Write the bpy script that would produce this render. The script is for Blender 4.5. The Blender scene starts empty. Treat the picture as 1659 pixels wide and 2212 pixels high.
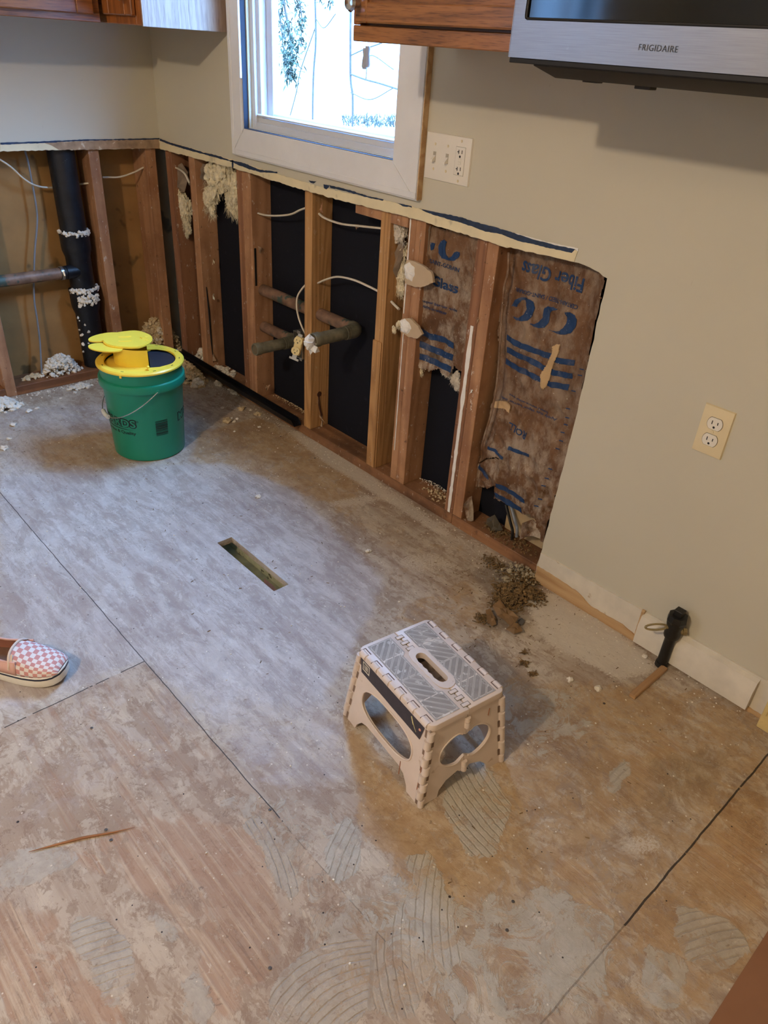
import bpy, bmesh, math, random
import numpy as np
from mathutils import Vector, Matrix, noise, Euler
random.seed(7); np.random.seed(7)
D = bpy.data; SC = bpy.context.scene; COL = SC.collection
PI = math.pi

# ------------------------------------------------------------------ camera
W_PX, H_PX, F_PX = 1659.0, 2212.0, 1599.92
CAM = Vector((-1.57144, -3.04777, 1.31735))
YAW, PITCH, ROLL = 0.774162, -0.563756, 0.071909
_f = Vector((math.sin(YAW)*math.cos(PITCH), math.cos(YAW)*math.cos(PITCH), math.sin(PITCH)))
_r0 = Vector((math.cos(YAW), -math.sin(YAW), 0)); _u0 = _r0.cross(_f)
_r = _r0*math.cos(ROLL)+_u0*math.sin(ROLL); _u = -_r0*math.sin(ROLL)+_u0*math.cos(ROLL)
cam_d = D.cameras.new('camera'); cam = D.objects.new('camera', cam_d); COL.objects.link(cam)
m = Matrix((( _r.x, _u.x, -_f.x, CAM.x), (_r.y, _u.y, -_f.y, CAM.y), (_r.z, _u.z, -_f.z, CAM.z), (0, 0, 0, 1)))
cam.matrix_world = m
cam_d.sensor_fit = 'VERTICAL'; cam_d.sensor_height = 36.0; cam_d.lens = F_PX/H_PX*36.0
cam_d.clip_start = 0.02; cam_d.clip_end = 200
SC.camera = cam

def at(px, py, ax, val):
    """world point on the plane ax=val that was measured at this place of the photograph"""
    d = _f+_r*((px-829.5)/F_PX)-_u*((py-1106.0)/F_PX)
    i = 'xyz'.index(ax); t = (val-CAM[i])/d[i]
    return CAM+d*t

# ------------------------------------------------------------------ light
SKY_STRENGTH = 1.0
LAMP_POWER = 112.0
SC.view_settings.view_transform = 'Standard'; SC.view_settings.look = 'None'
SC.view_settings.gamma = 1; SC.view_settings.use_curve_mapping = False
SC.view_settings.exposure = 0.0
w = D.worlds.new('sky'); SC.world = w; w.use_nodes = True
bg = w.node_tree.nodes['Background']; bg.inputs[1].default_value = SKY_STRENGTH
# overcast sky: dim behind the trees at the horizon, much brighter overhead
_wt = w.node_tree; _tc = _wt.nodes.new('ShaderNodeTexCoord'); _sp = _wt.nodes.new('ShaderNodeSeparateXYZ'); _mr = _wt.nodes.new('ShaderNodeMapRange'); _mx = _wt.nodes.new('ShaderNodeVectorMath')
_mr.inputs[1].default_value = 0.10; _mr.inputs[2].default_value = 0.62; _mr.inputs[3].default_value = 9.5; _mr.inputs[4].default_value = 62.0
_mx.operation = 'SCALE'; _mx.inputs[0].default_value = (0.26, 0.54, 1.06)
_wt.links.new(_tc.outputs['Generated'], _sp.inputs[0]); _wt.links.new(_sp.outputs[2], _mr.inputs[0]); _wt.links.new(_mr.outputs[0], _mx.inputs['Scale']); _wt.links.new(_mx.outputs[0], bg.inputs[0])
try:
    SC.cycles.use_denoising = True; SC.cycles.max_bounces = 8; SC.cycles.diffuse_bounces = 5
    SC.cycles.transparent_max_bounces = 12; SC.cycles.caustics_reflective = False
except Exception: pass
def portal(name, loc, rot, sx, sy):
    l = D.lights.new(name, 'AREA'); l.shape = 'RECTANGLE'; l.size = sx; l.size_y = sy; l.cycles.is_portal = True
    o = D.objects.new(name, l); COL.objects.link(o); o.location = loc; o.rotation_euler = rot
portal('window_portal', (0.10, -1.03, 1.45), (0, PI/2, 0), 1.2, 0.8)
portal('side_portal', (-3.35, .03, 1.50), (-PI/2, 0, 0), .75, .85)
lamp_d = D.lights.new('ceiling_bulb', 'POINT'); lamp_d.energy = LAMP_POWER; lamp_d.color = (1.0, 0.81, 0.60); lamp_d.shadow_soft_size = 0.05
lamp = D.objects.new('ceiling_bulb', lamp_d); COL.objects.link(lamp); lamp.location = (-2.95, -2.42, 2.27)

# ------------------------------------------------------------------ material helpers
def srgb(r, g, b):
    f = lambda c: (c/255/12.92) if c/255 <= .04045 else ((c/255+.055)/1.055)**2.4
    return (f(r), f(g), f(b), 1)
class G:
    """small node graph writer"""
    def __init__(s, name):
        s.m = D.materials.new(name); s.m.use_nodes = True; s.t = s.m.node_tree; s.p = s.t.nodes['Principled BSDF']
        s.tc = s.t.nodes.new('ShaderNodeTexCoord')
    def put(s, sock, v):
        if isinstance(v, bpy.types.NodeSocket): s.t.links.new(v, sock)
        elif v is not None: sock.default_value = v
    def map(s, scale=(1, 1, 1), loc=(0, 0, 0), rot=(0, 0, 0), src='Object'):
        n = s.t.nodes.new('ShaderNodeMapping'); s.t.links.new(s.tc.outputs[src] if isinstance(src, str) else src, n.inputs[0])
        n.inputs['Scale'].default_value = scale; n.inputs['Location'].default_value = loc; n.inputs['Rotation'].default_value = rot
        return n.outputs[0]
    def noise(s, vec, scale=5, detail=4, rough=.55, dist=0, out=0):
        n = s.t.nodes.new('ShaderNodeTexNoise'); s.put(n.inputs['Vector'], vec)
        n.inputs['Scale'].default_value = scale; n.inputs['Detail'].default_value = detail
        n.inputs['Roughness'].default_value = rough; n.inputs['Distortion'].default_value = dist
        return n.outputs[out]
    def voro(s, vec, scale=5, feat='F1', out=0, rand=1):
        n = s.t.nodes.new('ShaderNodeTexVoronoi'); n.feature = feat; s.put(n.inputs['Vector'], vec)
        n.inputs['Scale'].default_value = scale; n.inputs['Randomness'].default_value = rand
        return n.outputs[out]
    def ramp(s, fac, stops, interp='LINEAR'):
        n = s.t.nodes.new('ShaderNodeValToRGB'); n.color_ramp.interpolation = interp; s.put(n.inputs[0], fac)
        e = n.color_ramp.elements
        while len(e) < len(stops): e.new(.5)
        for k, (p, c) in zip(e, stops):
            k.position = p; k.color = c if isinstance(c, tuple) else (c, c, c, 1)
        return n.outputs[0]
    def mix(s, fac, a, b, mode='MIX'):
        n = s.t.nodes.new('ShaderNodeMix'); n.data_type = 'RGBA'; n.blend_type = mode
        s.put(n.inputs[0], fac); s.put(n.inputs[6], a); s.put(n.inputs[7], b); return n.outputs[2]
    def mth(s, op, a, b=0.0, c=None, clamp=False):
        n = s.t.nodes.new('ShaderNodeMath'); n.operation = op; n.use_clamp = clamp
        s.put(n.inputs[0], a); s.put(n.inputs[1], b)
        if c is not None: s.put(n.inputs[2], c)
        return n.outputs[0]
    def sep(s, vec):
        n = s.t.nodes.new('ShaderNodeSeparateXYZ'); s.put(n.inputs[0], vec); return n.outputs
    def attr(s, name, out='Fac'):
        n = s.t.nodes.new('ShaderNodeAttribute'); n.attribute_name = name; return n.outputs[out]
    def rnd(s):
        n = s.t.nodes.new('ShaderNodeObjectInfo'); return n.outputs['Random']
    def bump(s, h, strength=.3, dist=.002, normal=None):
        n = s.t.nodes.new('ShaderNodeBump'); s.put(n.inputs['Height'], h); n.inputs['Strength'].default_value = strength
        n.inputs['Distance'].default_value = dist
        if normal is not None: s.put(n.inputs['Normal'], normal)
        return n.outputs[0]
    def done(s, color=None, rough=.6, metal=0.0, normal=None, spec=None, **kw):
        s.put(s.p.inputs['Base Color'], color); s.put(s.p.inputs['Roughness'], rough); s.put(s.p.inputs['Metallic'], metal)
        if normal is not None: s.put(s.p.inputs['Normal'], normal)
        if spec is not None: s.put(s.p.inputs['Specular IOR Level'], spec)
        for k, v in kw.items(): s.put(s.p.inputs[k.replace('_', ' ')], v)
        return s.m
def mat(name, c, rough=.5, metal=0.0, var=.12, vs=18, bump=.08, bs=120, spec=None, speck=None, **kw):
    g = G(name); v = g.map()
    n = g.noise(v, vs, 5)
    dark = tuple(x*(1-var*1.6) for x in c[:3])+(1,); lite = tuple(min(1, x*(1+var)) for x in c[:3])+(1,)
    col = g.ramp(n, [(.3, dark), (.7, lite)])
    if speck:
        col = g.mix(g.ramp(g.noise(v, speck[1], 3, .7), [(speck[2], 0.0), (speck[2]+.06, 1.0)]), col, speck[0])
    return g.done(col, rough, metal, g.bump(g.noise(v, bs, 4), bump, .001), spec, **kw)
def wood(name, base, dark, along='z', ring=55, fibre=1, rough=.62, bump=.25, stain=None, coat=0.0, fleck=0.0):
    """sawn wood: growth ring streaks that run along one axis"""
    g = G(name); sc = {'z': (1, 1, .055), 'y': (1, .055, 1), 'x': (.055, 1, 1)}[along]
    off = g.t.nodes.new('ShaderNodeVectorMath'); off.operation = 'ADD'; g.put(off.inputs[0], g.tc.outputs['Object'])
    comb = g.t.nodes.new('ShaderNodeCombineXYZ'); rr = g.mth('MULTIPLY', g.rnd(), 7.0)
    for i in range(3): g.put(comb.inputs[i], rr)
    g.put(off.inputs[1], comb.outputs[0])
    v = g.map(sc, src=off.outputs[0])
    low = g.noise(v, 9, 2, .5, .3)
    rings = g.mth('SINE', g.mth('MULTIPLY', low, ring))
    rings = g.mth('MULTIPLY_ADD', rings, .5, .5)
    fib = g.noise(v, 420, 3, .6)
    fac = g.mth('MULTIPLY_ADD', fib, .55*fibre, g.mth('MULTIPLY', rings, .45))
    col = g.ramp(fac, [(.15, base), (.55, tuple((a*.6+b*.4) for a, b in zip(base, dark))), (.85, dark)])
    if stain:
        col = g.mix(g.ramp(g.noise(g.map(src=off.outputs[0]), 7, 4, .6), [(.45, 0.0), (.75, .8)]), col, stain)
    col = g.mix(.35, col, g.ramp(g.noise(g.map(src=off.outputs[0]), 3, 3), [(.3, (.6, .55, .5, 1)), (.7, (1, 1, 1, 1))]), 'MULTIPLY')
    if fleck:
        fv = g.map((1, 1, .45), src=off.outputs[0])
        col = g.mix(g.mth('MULTIPLY', g.ramp(g.noise(fv, 62, 5, .78), [(.62, 0.0), (.655, 1.0)]), fleck), col, srgb(214, 204, 190))
        col = g.mix(g.mth('MULTIPLY', g.ramp(g.noise(g.map(src=off.outputs[0], loc=(4, 4, 4)), 40, 4, .7), [(.64, 0.0), (.70, 1.0)]), fleck), col, srgb(84, 58, 42))
    return g.done(col, rough, 0.0, g.bump(fac, bump, .0015), None, Coat_Weight=coat, Coat_Roughness=.25)

# ------------------------------------------------------------------ mesh helpers
class B:
    """collects shapes (world coordinates) that become ONE mesh object"""
    def __init__(s): s.v = []; s.f = []; s.mi = []; s.cur = 0
    def add(s, vs, fs, mi=None):
        o = len(s.v); s.v += [Vector(p) for p in vs]; s.f += [tuple(i+o for i in f) for f in fs]; s.mi += [s.cur if mi is None else mi]*len(fs); return s
    def bm(s, bm, mi=None):
        bm.verts.ensure_lookup_table(); bm.verts.index_update()
        s.add([v.co.copy() for v in bm.verts], [[v.index for v in f.verts] for f in bm.faces], mi); bm.free(); return s
    def box(s, a, b, bev=0, M=None, mi=None, seg=1):
        bm = bmesh.new(); bmesh.ops.create_cube(bm, size=1)
        a, b = Vector(a), Vector(b); c = (a+b)/2; d = b-a
        for v in bm.verts: v.co = Vector((v.co.x*abs(d.x), v.co.y*abs(d.y), v.co.z*abs(d.z)))+c
        if bev: bmesh.ops.bevel(bm, geom=bm.edges[:], offset=bev, segments=seg, affect='EDGES', profile=.5)
        if M is not None: bmesh.ops.transform(bm, matrix=M, verts=bm.verts)
        return s.bm(bm, mi)
    def tube(s, pts, r, n=12, caps=True, flat=None, mi=None, close=False):
        pts = [Vector(p) for p in pts]; N = len(pts); rs = r if hasattr(r, '__len__') else [r]*N
        vs = []; fs = []; ref = None
        for i, p in enumerate(pts):
            a = pts[max(i-1, 0)]; b = pts[min(i+1, N-1)]; t = (b-a)
            if t.length < 1e-9: t = Vector((0, 0, 1))
            t.normalize()
            if ref is None:
                ref = Vector((0, 0, 1)) if abs(t.z) < .9 else Vector((1, 0, 0))
            u = (ref-t*ref.dot(t)).normalized(); w2 = t.cross(u); ref = u
            for k in range(n):
                an = 2*PI*k/n; k1 = 1 if not flat else flat
                vs.append(p+u*math.cos(an)*rs[i]*k1+w2*math.sin(an)*rs[i])
        for i in range(N-1):
            for k in range(n):
                a = i*n+k; b = i*n+(k+1) % n; fs.append((a, b, b+n, a+n))
        if caps: fs.append(tuple(range(n-1, -1, -1))); fs.append(tuple(range((N-1)*n, N*n)))
        return s.add(vs, fs, mi)
    def lathe(s, prof, c=(0, 0, 0), n=48, axis='z', M=None, mi=None, a0=0, a1=2*PI):
        vs = []; fs = []; full = abs(a1-a0-2*PI) < 1e-6; cnt = n if full else n+1
        for (r, h) in prof:
            for k in range(cnt):
                an = a0+(a1-a0)*k/n; p = Vector((r*math.cos(an), r*math.sin(an), h))
                if axis == 'x': p = Vector((p.z, p.x, p.y))
                if axis == 'y': p = Vector((p.x, p.z, p.y))
                if M is not None: p = M @ p
                vs.append(p+Vector(c))
        L = len(prof)
        for i in range(L-1):
            for k in range(n if full else n):
                a = i*cnt+k; b = i*cnt+(k+1) % cnt
                if prof[i][0] < 1e-7 and prof[i+1][0] < 1e-7: continue
                fs.append((a, b, b+cnt, a+cnt))
        return s.add(vs, fs, mi)
    def sheet(s, loops, mp, th=None, mi=None):
        """flat outline with holes: loops of (u,v); mp maps to the world; th = thickness vector"""
        bm = bmesh.new(); ed = []
        for lp in loops:
            vs = [bm.verts.new(mp(*p)) for p in lp]
            for i in range(len(vs)): ed.append(bm.edges.new((vs[i], vs[(i+1) % len(vs)])))
        bmesh.ops.triangle_fill(bm, use_beauty=True, use_dissolve=False, edges=ed)
        if th is not None:
            r = bmesh.ops.extrude_face_region(bm, geom=bm.faces[:])
            bmesh.ops.translate(bm, vec=Vector(th), verts=[g for g in r['geom'] if isinstance(g, bmesh.types.BMVert)])
        bmesh.ops.recalc_face_normals(bm, faces=bm.faces)
        return s.bm(bm, mi)
    def blob(s, c, r, seed=0, rough=.35, sub=2, sc=(1, 1, 1), freq=1.0, mi=None):
        bm = bmesh.new(); bmesh.ops.create_icosphere(bm, subdivisions=sub, radius=1)
        for v in bm.verts:
            k = 1+rough*(noise.noise(v.co*1.7*freq+Vector((seed*3.1, seed*1.7, seed)))*2+(noise.noise(v.co*5*freq+Vector((seed, 0, 0))) if sub > 2 else 0))
            v.co = Vector((v.co.x*r*sc[0]*k, v.co.y*r*sc[1]*k, v.co.z*r*sc[2]*k))+Vector(c)
        return s.bm(bm, mi)
    def xf(s, M):
        s.v = [M @ p for p in s.v]; return s

def mesh_of(name, b, mats, loc=(0, 0, 0), smooth=35):
    me = D.meshes.new(name); L = Vector(loc)
    me.from_pydata([tuple(p-L) for p in b.v], [], b.f)
    if not isinstance(mats, (list, tuple)): mats = [mats]
    for mm in mats: me.materials.append(mm)
    if len(mats) > 1: me.polygons.foreach_set('material_index', b.mi)
    bm = bmesh.new(); bm.from_mesh(me); bmesh.ops.remove_doubles(bm, verts=bm.verts, dist=1e-6)
    bmesh.ops.recalc_face_normals(bm, faces=bm.faces); bm.to_mesh(me); bm.free()
    if smooth:
        me.polygons.foreach_set('use_smooth', [True]*len(me.polygons)); me.set_sharp_from_angle(angle=math.radians(smooth))
    me.update(); return me
def tag(o, label=None, cat=None, group=None, kind=None):
    if label: o['label'] = label
    if cat: o['category'] = cat
    if group: o['group'] = group
    if kind: o['kind'] = kind
    return o
def thing(name, label, cat, loc=(0, 0, 0), group=None, kind=None):
    o = D.objects.new(name, None); COL.objects.link(o); o.location = loc; o.empty_display_size = .05
    return tag(o, label, cat, group, kind)
def wloc(o):
    l = Vector(o.location)
    while o.parent: o = o.parent; l += Vector(o.location)
    return l
def part(par, name, b, mats, label=None, smooth=35):
    base = wloc(par) if par else Vector((0, 0, 0))
    o = D.objects.new(name, mesh_of(name, b, mats, base, smooth)); COL.objects.link(o); o.parent = par
    if label: o['label'] = label
    return o
def solo(name, b, mats, label, cat, group=None, kind=None, smooth=35, loc=None):
    """a thing that is one mesh; its origin sits at its base"""
    if loc is None:
        xs = [p.x for p in b.v]; ys = [p.y for p in b.v]; zs = [p.z for p in b.v]
        loc = ((min(xs)+max(xs))/2, (min(ys)+max(ys))/2, min(zs))
    o = D.objects.new(name, mesh_of(name, b, mats, loc, smooth)); COL.objects.link(o); o.location = loc
    return tag(o, label, cat, group, kind)
def struct(name, b, mats, par=None, smooth=35, label=None):
    o = D.objects.new(name, mesh_of(name, b, mats, wloc(par) if par else (0, 0, 0), smooth)); COL.objects.link(o)
    o.parent = par
    if not par: o['kind'] = 'structure'
    if label: o['label'] = label
    return o
def copy_tree(o, loc=None, parent=None):
    c = o.copy(); COL.objects.link(c); c.parent = parent
    if loc is not None: c.location = loc
    for ch in list(o.children): copy_tree(ch, None, c)
    return c
def text2d(body, size=1.0, offset=0.0, shear=0.0, spacing=1.0, align='CENTER', res=3):
    cu = D.curves.new('t', 'FONT'); cu.body = body; cu.size = size; cu.offset = offset; cu.shear = shear
    cu.space_character = spacing; cu.align_x = align; cu.align_y = 'CENTER'; cu.resolution_u = res; cu.fill_mode = 'FRONT'
    o = D.objects.new('t', cu); COL.objects.link(o)
    dg = bpy.context.evaluated_depsgraph_get(); me = D.meshes.new_from_object(o.evaluated_get(dg))
    vs = [(v.co.x, v.co.y) for v in me.vertices]; fs = [tuple(p.vertices) for p in me.polygons]
    D.objects.remove(o); D.curves.remove(cu); D.meshes.remove(me)
    return vs, fs
def ragged(pts, step=.01, amp=.004, seed=0, close=False):
    """densify a polyline and roughen it"""
    out = []; P = [Vector((p[0], p[1], 0)) for p in pts]
    if close: P.append(P[0])
    for i in range(len(P)-1):
        a, b = P[i], P[i+1]; n = max(1, int((b-a).length/step)); d = (b-a)
        nn = Vector((-d.y, d.x, 0)); nn = nn.normalized() if nn.length > 0 else nn
        for k in range(n):
            q = a+d*(k/n)
            if not (k == 0 and i == 0 and not close): q = q+nn*amp*(noise.noise(q*90+Vector((seed, seed*2, 0)))*1.4+noise.noise(q*25+Vector((seed, 3, 0))))
            out.append((q.x, q.y))
    if not close: out.append((P[-1].x, P[-1].y))
    return out
def spline(pts, n=10):
    P = [Vector(p) for p in pts]; P = [P[0]*2-P[1]]+P+[P[-1]*2-P[-2]]; out = []
    for i in range(1, len(P)-2):
        for k in range(n):
            t = k/n; a, b, c, d = P[i-1], P[i], P[i+1], P[i+2]
            out.append(.5*((2*b)+(c-a)*t+(2*a-5*b+4*c-d)*t*t+(3*b-a-3*c+d)*t**3))
    out.append(P[-2]); return out
# ------------------------------------------------------------------ materials
def paint_wall(name, c):
    g = G(name); v = g.map()
    col = g.ramp(g.noise(v, 2.2, 4), [(.3, tuple(x*.95 for x in c[:3])+(1,)), (.7, c)])
    mark = g.ramp(g.noise(g.map((1, 3, .6)), 26, 3, .6), [(.72, 0.0), (.78, .25)])
    col = g.mix(mark, col, srgb(150, 140, 122))
    return g.done(col, .55, 0, g.bump(g.noise(v, 260, 3), .12, .0006))
M_WALL = paint_wall('wall_paint', srgb(200, 194, 176))
M_STRIP = mat('unpainted_cream', srgb(228, 214, 178), .6, var=.05, vs=14, speck=(srgb(196, 182, 150), 9, .62))
M_BLUE = mat('navy_adhesive', srgb(34, 52, 82), .5, var=.3, vs=60, bump=.4)
M_GYP = mat('gypsum_edge', srgb(215, 210, 198), .9, var=.08)
M_PAPERBR = mat('torn_paper_brown', srgb(168, 140, 112), .85, var=.2, vs=30, bump=.3, speck=(srgb(205, 190, 165), 30, .62))
M_WHITE = mat('white_enamel', srgb(226, 226, 228), .35, var=.03, vs=10, bump=.03)
M_WHITEOLD = mat('old_white_paint', srgb(214, 206, 190), .5, var=.06, vs=20, bump=.1, speck=(srgb(180, 160, 130), 14, .68))
M_RAWPINE = wood('raw_pine', srgb(205, 172, 128), srgb(170, 130, 85), 'y')
M_VINYL = mat('window_vinyl', srgb(212, 216, 222), .4, var=.02, bump=.02)
M_DARKLINER = mat('dark_liner_blue', srgb(24, 34, 52), .7, var=.1)
M_CEIL = mat('ceiling_white', srgb(222, 218, 208), .8, var=.02)
M_STUD_A = wood('stud_fir_red', srgb(192, 146, 108), srgb(150, 104, 72), 'z', 40, .9, stain=srgb(132, 88, 60), fleck=.75)
M_STUD_B = wood('stud_fir_yellow', srgb(196, 150, 98), srgb(138, 94, 54), 'z', 110, .6, bump=.4, fleck=.3)
M_STUD_C = wood('stud_fir_brown', srgb(160, 112, 80), srgb(112, 74, 50), 'z', 40, .9, fleck=.8)
M_PLATE = wood('plate_fir', srgb(164, 118, 82), srgb(118, 80, 52), 'y', 36, .9, stain=srgb(72, 46, 32), fleck=.7)
M_PLATEX = wood('plate_fir_left', srgb(150, 100, 62), srgb(100, 62, 38), 'x', 36, .9, stain=srgb(60, 38, 28))
g = G('sheathing_black'); v = g.map()
c = g.mix(g.ramp(g.noise(v, 38, 4, .7), [(.62, 0.0), (.8, .35)]), srgb(21, 23, 32), srgb(62, 66, 80))
M_SHEATH = g.done(c, .8, 0, g.bump(g.noise(v, 300, 3), .3, .001), .2)
M_TANBACK = mat('tan_backing', srgb(158, 118, 68), .75, var=.14, vs=7, bump=.15, speck=(srgb(104, 80, 44), 6, .6))
M_CAST = mat('cast_iron_tar', srgb(20, 23, 30), .42, var=.35, vs=30, bump=.5, bs=90, speck=(srgb(70, 72, 80), 55, .68))
M_FOAM = mat('foam_crumb', srgb(228, 220, 204), .9, var=.14, vs=30, bump=.6, bs=200)
M_FOAMY = mat('foam_crumb_yellow', srgb(206, 184, 146), .9, var=.16, vs=40, bump=.6, bs=200)
M_SPACKLE = mat('joint_compound', srgb(236, 233, 228), .8, var=.05, bump=.6, bs=160)
M_COPPER = mat('tarnished_copper', srgb(138, 108, 88), .55, .25, var=.3, vs=26, bump=.25, speck=(srgb(70, 86, 78), 16, .55))
M_COPPERG = mat('green_tarnished_copper', srgb(128, 124, 104), .5, .3, var=.35, vs=22, bump=.3, speck=(srgb(150, 148, 132), 30, .66))
M_PVCW = mat('cable_sheath_white', srgb(224, 214, 196), .45, var=.05, bump=.05)
M_PVCG = mat('cable_sheath_grey', srgb(128, 136, 148), .45, var=.08, bump=.05)
M_STEEL = mat('galvanised_steel', srgb(190, 188, 182), .35, .9, var=.1, bump=.1)
M_IVORY = mat('ivory_plastic', srgb(228, 208, 150), .35, var=.04, bump=.02)
M_PLATEW = mat('white_plate_plastic', srgb(228, 222, 210), .35, var=.02, bump=.02)
M_PLATEC = mat('cream_plate_plastic', srgb(222, 206, 168), .38, var=.03, bump=.02)
M_SLOT = mat('slot_black', srgb(16, 14, 14), .6, var=.05)
M_GRIMESHADE = mat('grime_shade', srgb(110, 98, 78), .8, var=.2)  # also painted as the shadow ring of outlet faces and as hinge gaps

# oak for cabinets
def oak(name, base, dark, along):
    g = G(name); sc = {'x': (.05, 1, 1), 'y': (1, .05, 1), 'z': (1, 1, .05)}[along]
    v = g.map(sc); low = g.noise(v, 12, 3, .55, .6)
    rings = g.mth('MULTIPLY_ADD', g.mth('SINE', g.mth('MULTIPLY', low, 60)), .5, .5)
    pore = g.ramp(g.noise(g.map(tuple(k*1.0 for k in sc)), 520, 2, .5), [(.5, 0.0), (.7, 1.0)])
    fac = g.mth('MULTIPLY_ADD', rings, .45, g.mth('MULTIPLY', pore, .5), clamp=True)
    col = g.ramp(fac, [(.05, base), (.9, dark)])
    return g.done(col, .38, 0, g.bump(fac, .15, .001), None, Coat_Weight=.3, Coat_Roughness=.2)
M_OAKY = oak('oak_stained_y', srgb(152, 100, 54), srgb(84, 50, 26), 'y')
M_OAKX = oak('oak_stained_x', srgb(150, 92, 48), srgb(90, 50, 26), 'x')
M_OAKZ = oak('oak_stained_z', srgb(160, 96, 46), srgb(100, 54, 24), 'z')
M_OAKPALE = oak('oak_veneer_pale', srgb(166, 142, 124), srgb(118, 94, 80), 'z')

# ------------------------------------------------------------------ floor
FX0, FX1, FY0, FY1 = -1.72, 0.13, -3.14, 0.13
HX0, HX1, HY0, HY1 = -.643, -.592, -1.680, -1.382           # register hole
def axis_coords(lo, hi, step, keys):
    n = int(round((hi-lo)/step)); a = list(lo+(hi-lo)*np.arange(n+1)/n)
    for k in keys:
        i = int(np.argmin([abs(q-k) for q in a])); a[i] = k
    return a
gx = [-4.66, -3.0]+axis_coords(FX0, FX1, .01, [HX0, HX1]); gy = [-5.0, -4.0]+axis_coords(FY0, FY1, .01, [HY0, HY1])
NX, NY = len(gx), len(gy)
GX, GY = np.meshgrid(np.array(gx), np.array(gy), indexing='ij')
def fpoly(pts): return [tuple(at(p[0], p[1], 'z', 0)[:2]) for p in pts]
def raster(poly):
    inside = np.zeros(GX.shape, bool); n = len(poly); j = n-1
    for i in range(n):
        xi, yi = poly[i]; xj, yj = poly[j]
        c = ((yi > GY) != (yj > GY)) & (GX < (xj-xi)*(GY-yi)/(yj-yi+1e-12)+xi); inside ^= c; j = i
    return inside.astype(float)
def blur(a, n=2):
    for _ in range(n):
        p = np.pad(a, 1, mode='edge'); a = (p[:-2, 1:-1]+p[2:, 1:-1]+p[1:-1, :-2]+p[1:-1, 2:]+p[1:-1, 1:-1]*2)/6
    return a
def mask(polys, soft=3):
    a = np.zeros(GX.shape)
    for p in polys:
        k = 1.0
        if isinstance(p, tuple): k, p = p
        a = np.maximum(a, raster(fpoly(p))*k)
    return blur(a, soft)
ridged = [  # outline, a trowel line (two photo points), bend
 ([(695,1850),(715,1800),(745,1772),(778,1790),(782,1890),(720,1908)], (722,1900), (748,1790), 1.2),
 ([(950,1640),(1040,1640),(1105,1735),(1075,1850),(1010,1850),(960,1760)], (1045,1650), (1090,1730), -1.0),
 ([(570,2212),(590,2120),(650,2060),(720,2030),(805,2015),(850,2080),(815,2180),(760,2212)], (640,2140), (735,2040), 3.5),
 ([(835,2000),(880,1940),(960,1900),(975,2000),(1000,2080),(930,2090),(900,2212),(830,2212)], (940,2080), (915,1930), 1.5),
 ([(150,1985),(225,1985),(290,2050),(288,2110),(240,2185),(210,2150),(195,2085),(160,2060)], (205,2085), (275,2060), 1),
 ([(1455,1950),(1590,1995),(1620,2050),(1540,2110),(1470,2060)], (1475,1990), (1560,1960), 1),
 ([(515,1785),(572,1755),(615,1850),(655,1900),(640,1960),(600,1920),(560,1830)], (545,1790), (575,1840), 1),
 ([(870,1850),(930,1830),(960,1900),(985,2060),(940,2080),(905,1930)], (950,2050), (930,1860), 1),
 ([(1300,1700),(1340,1640),(1370,1650),(1330,1720)], (1310,1700), (1350,1650), 1),
]
smooth_gray = [
 [(305,1965),(350,1962),(388,2045),(375,2065),(345,2020)], [(1180,1935),(1265,1960),(1245,2005),(1180,1985)],
 [(1390,2040),(1500,2075),(1455,2190),(1380,2160)], [(380,2110),(430,2100),(480,2190),(440,2212),(400,2212)],
 [(0,1845),(120,1830),(190,1850),(80,1905),(0,1925)], [(1150,2060),(1240,2010),(1290,2080),(1180,2150)],
 (.55, [(820,1880),(1000,1930),(1180,1900),(1350,1990),(1300,2212),(600,2212),(650,2000)]),
 (.45, [(430,1720),(560,1700),(760,1760),(700,1990),(640,2000),(600,1860)]),
 (.5, [(1020,1480),(1250,1450),(1300,1600),(1150,1650)]),
]
thin_mask = np.maximum(mask([r[0] for r in ridged], 2), mask(smooth_gray, 3))
rid_amp = mask([r[0] for r in ridged], 2)
phase = np.zeros(GX.shape)
for poly, p0, p1, bend in ridged:
    a = at(p0[0], p0[1], 'z', 0); b = at(p1[0], p1[1], 'z', 0); d = (b-a).normalized(); nn = Vector((-d.y, d.x, 0))
    inside = blur(raster(fpoly(poly)), 4) > .02
    u = (GX-a.x)*d.x+(GY-a.y)*d.y; q = (GX-a.x)*nn.x+(GY-a.y)*nn.y
    phase = np.where(inside, q+bend*u*u, phase)
bare = mask([
 [(130,1845),(250,1800),(330,1775),(430,1765),(540,1800),(590,1880),(612,2030),(580,2115),(500,2150),(440,2060),(350,1950),(240,1905)],
 (.85, [(0,1940),(120,1975),(165,2090),(160,2212),(0,2212)]), [(150,2105),(210,2130),(290,2212),(170,2212)], [(420,2080),(470,2060),(530,2170),(480,2212),(450,2180)],
 (1.6, [(1078,2012),(1155,2035),(1172,2090),(1125,2118),(1080,2090)]), (1.8, [(1205,1860),(1295,1888),(1275,1912),(1198,1888)]), (1.7, [(1248,1925),(1310,1958),(1292,1980),(1242,1955)]),
 (.6, [(1270,1750),(1330,1640),(1400,1570),(1480,1600),(1430,1700),(1330,1790)]), (.7, [(1460,1850),(1659,1720),(1659,1990),(1500,1900)]),
 (.35, [(0,1580),(310,1435),(560,1730),(430,1760),(0,1830)]), [(950,2120),(1040,2090),(1020,2212),(960,2212)] and (1.2, [(955,2110),(1035,2090),(1015,2160)]), (1.2, [(1170,2150),(1230,2165),(1215,2212),(1160,2212)])], 3)
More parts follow.
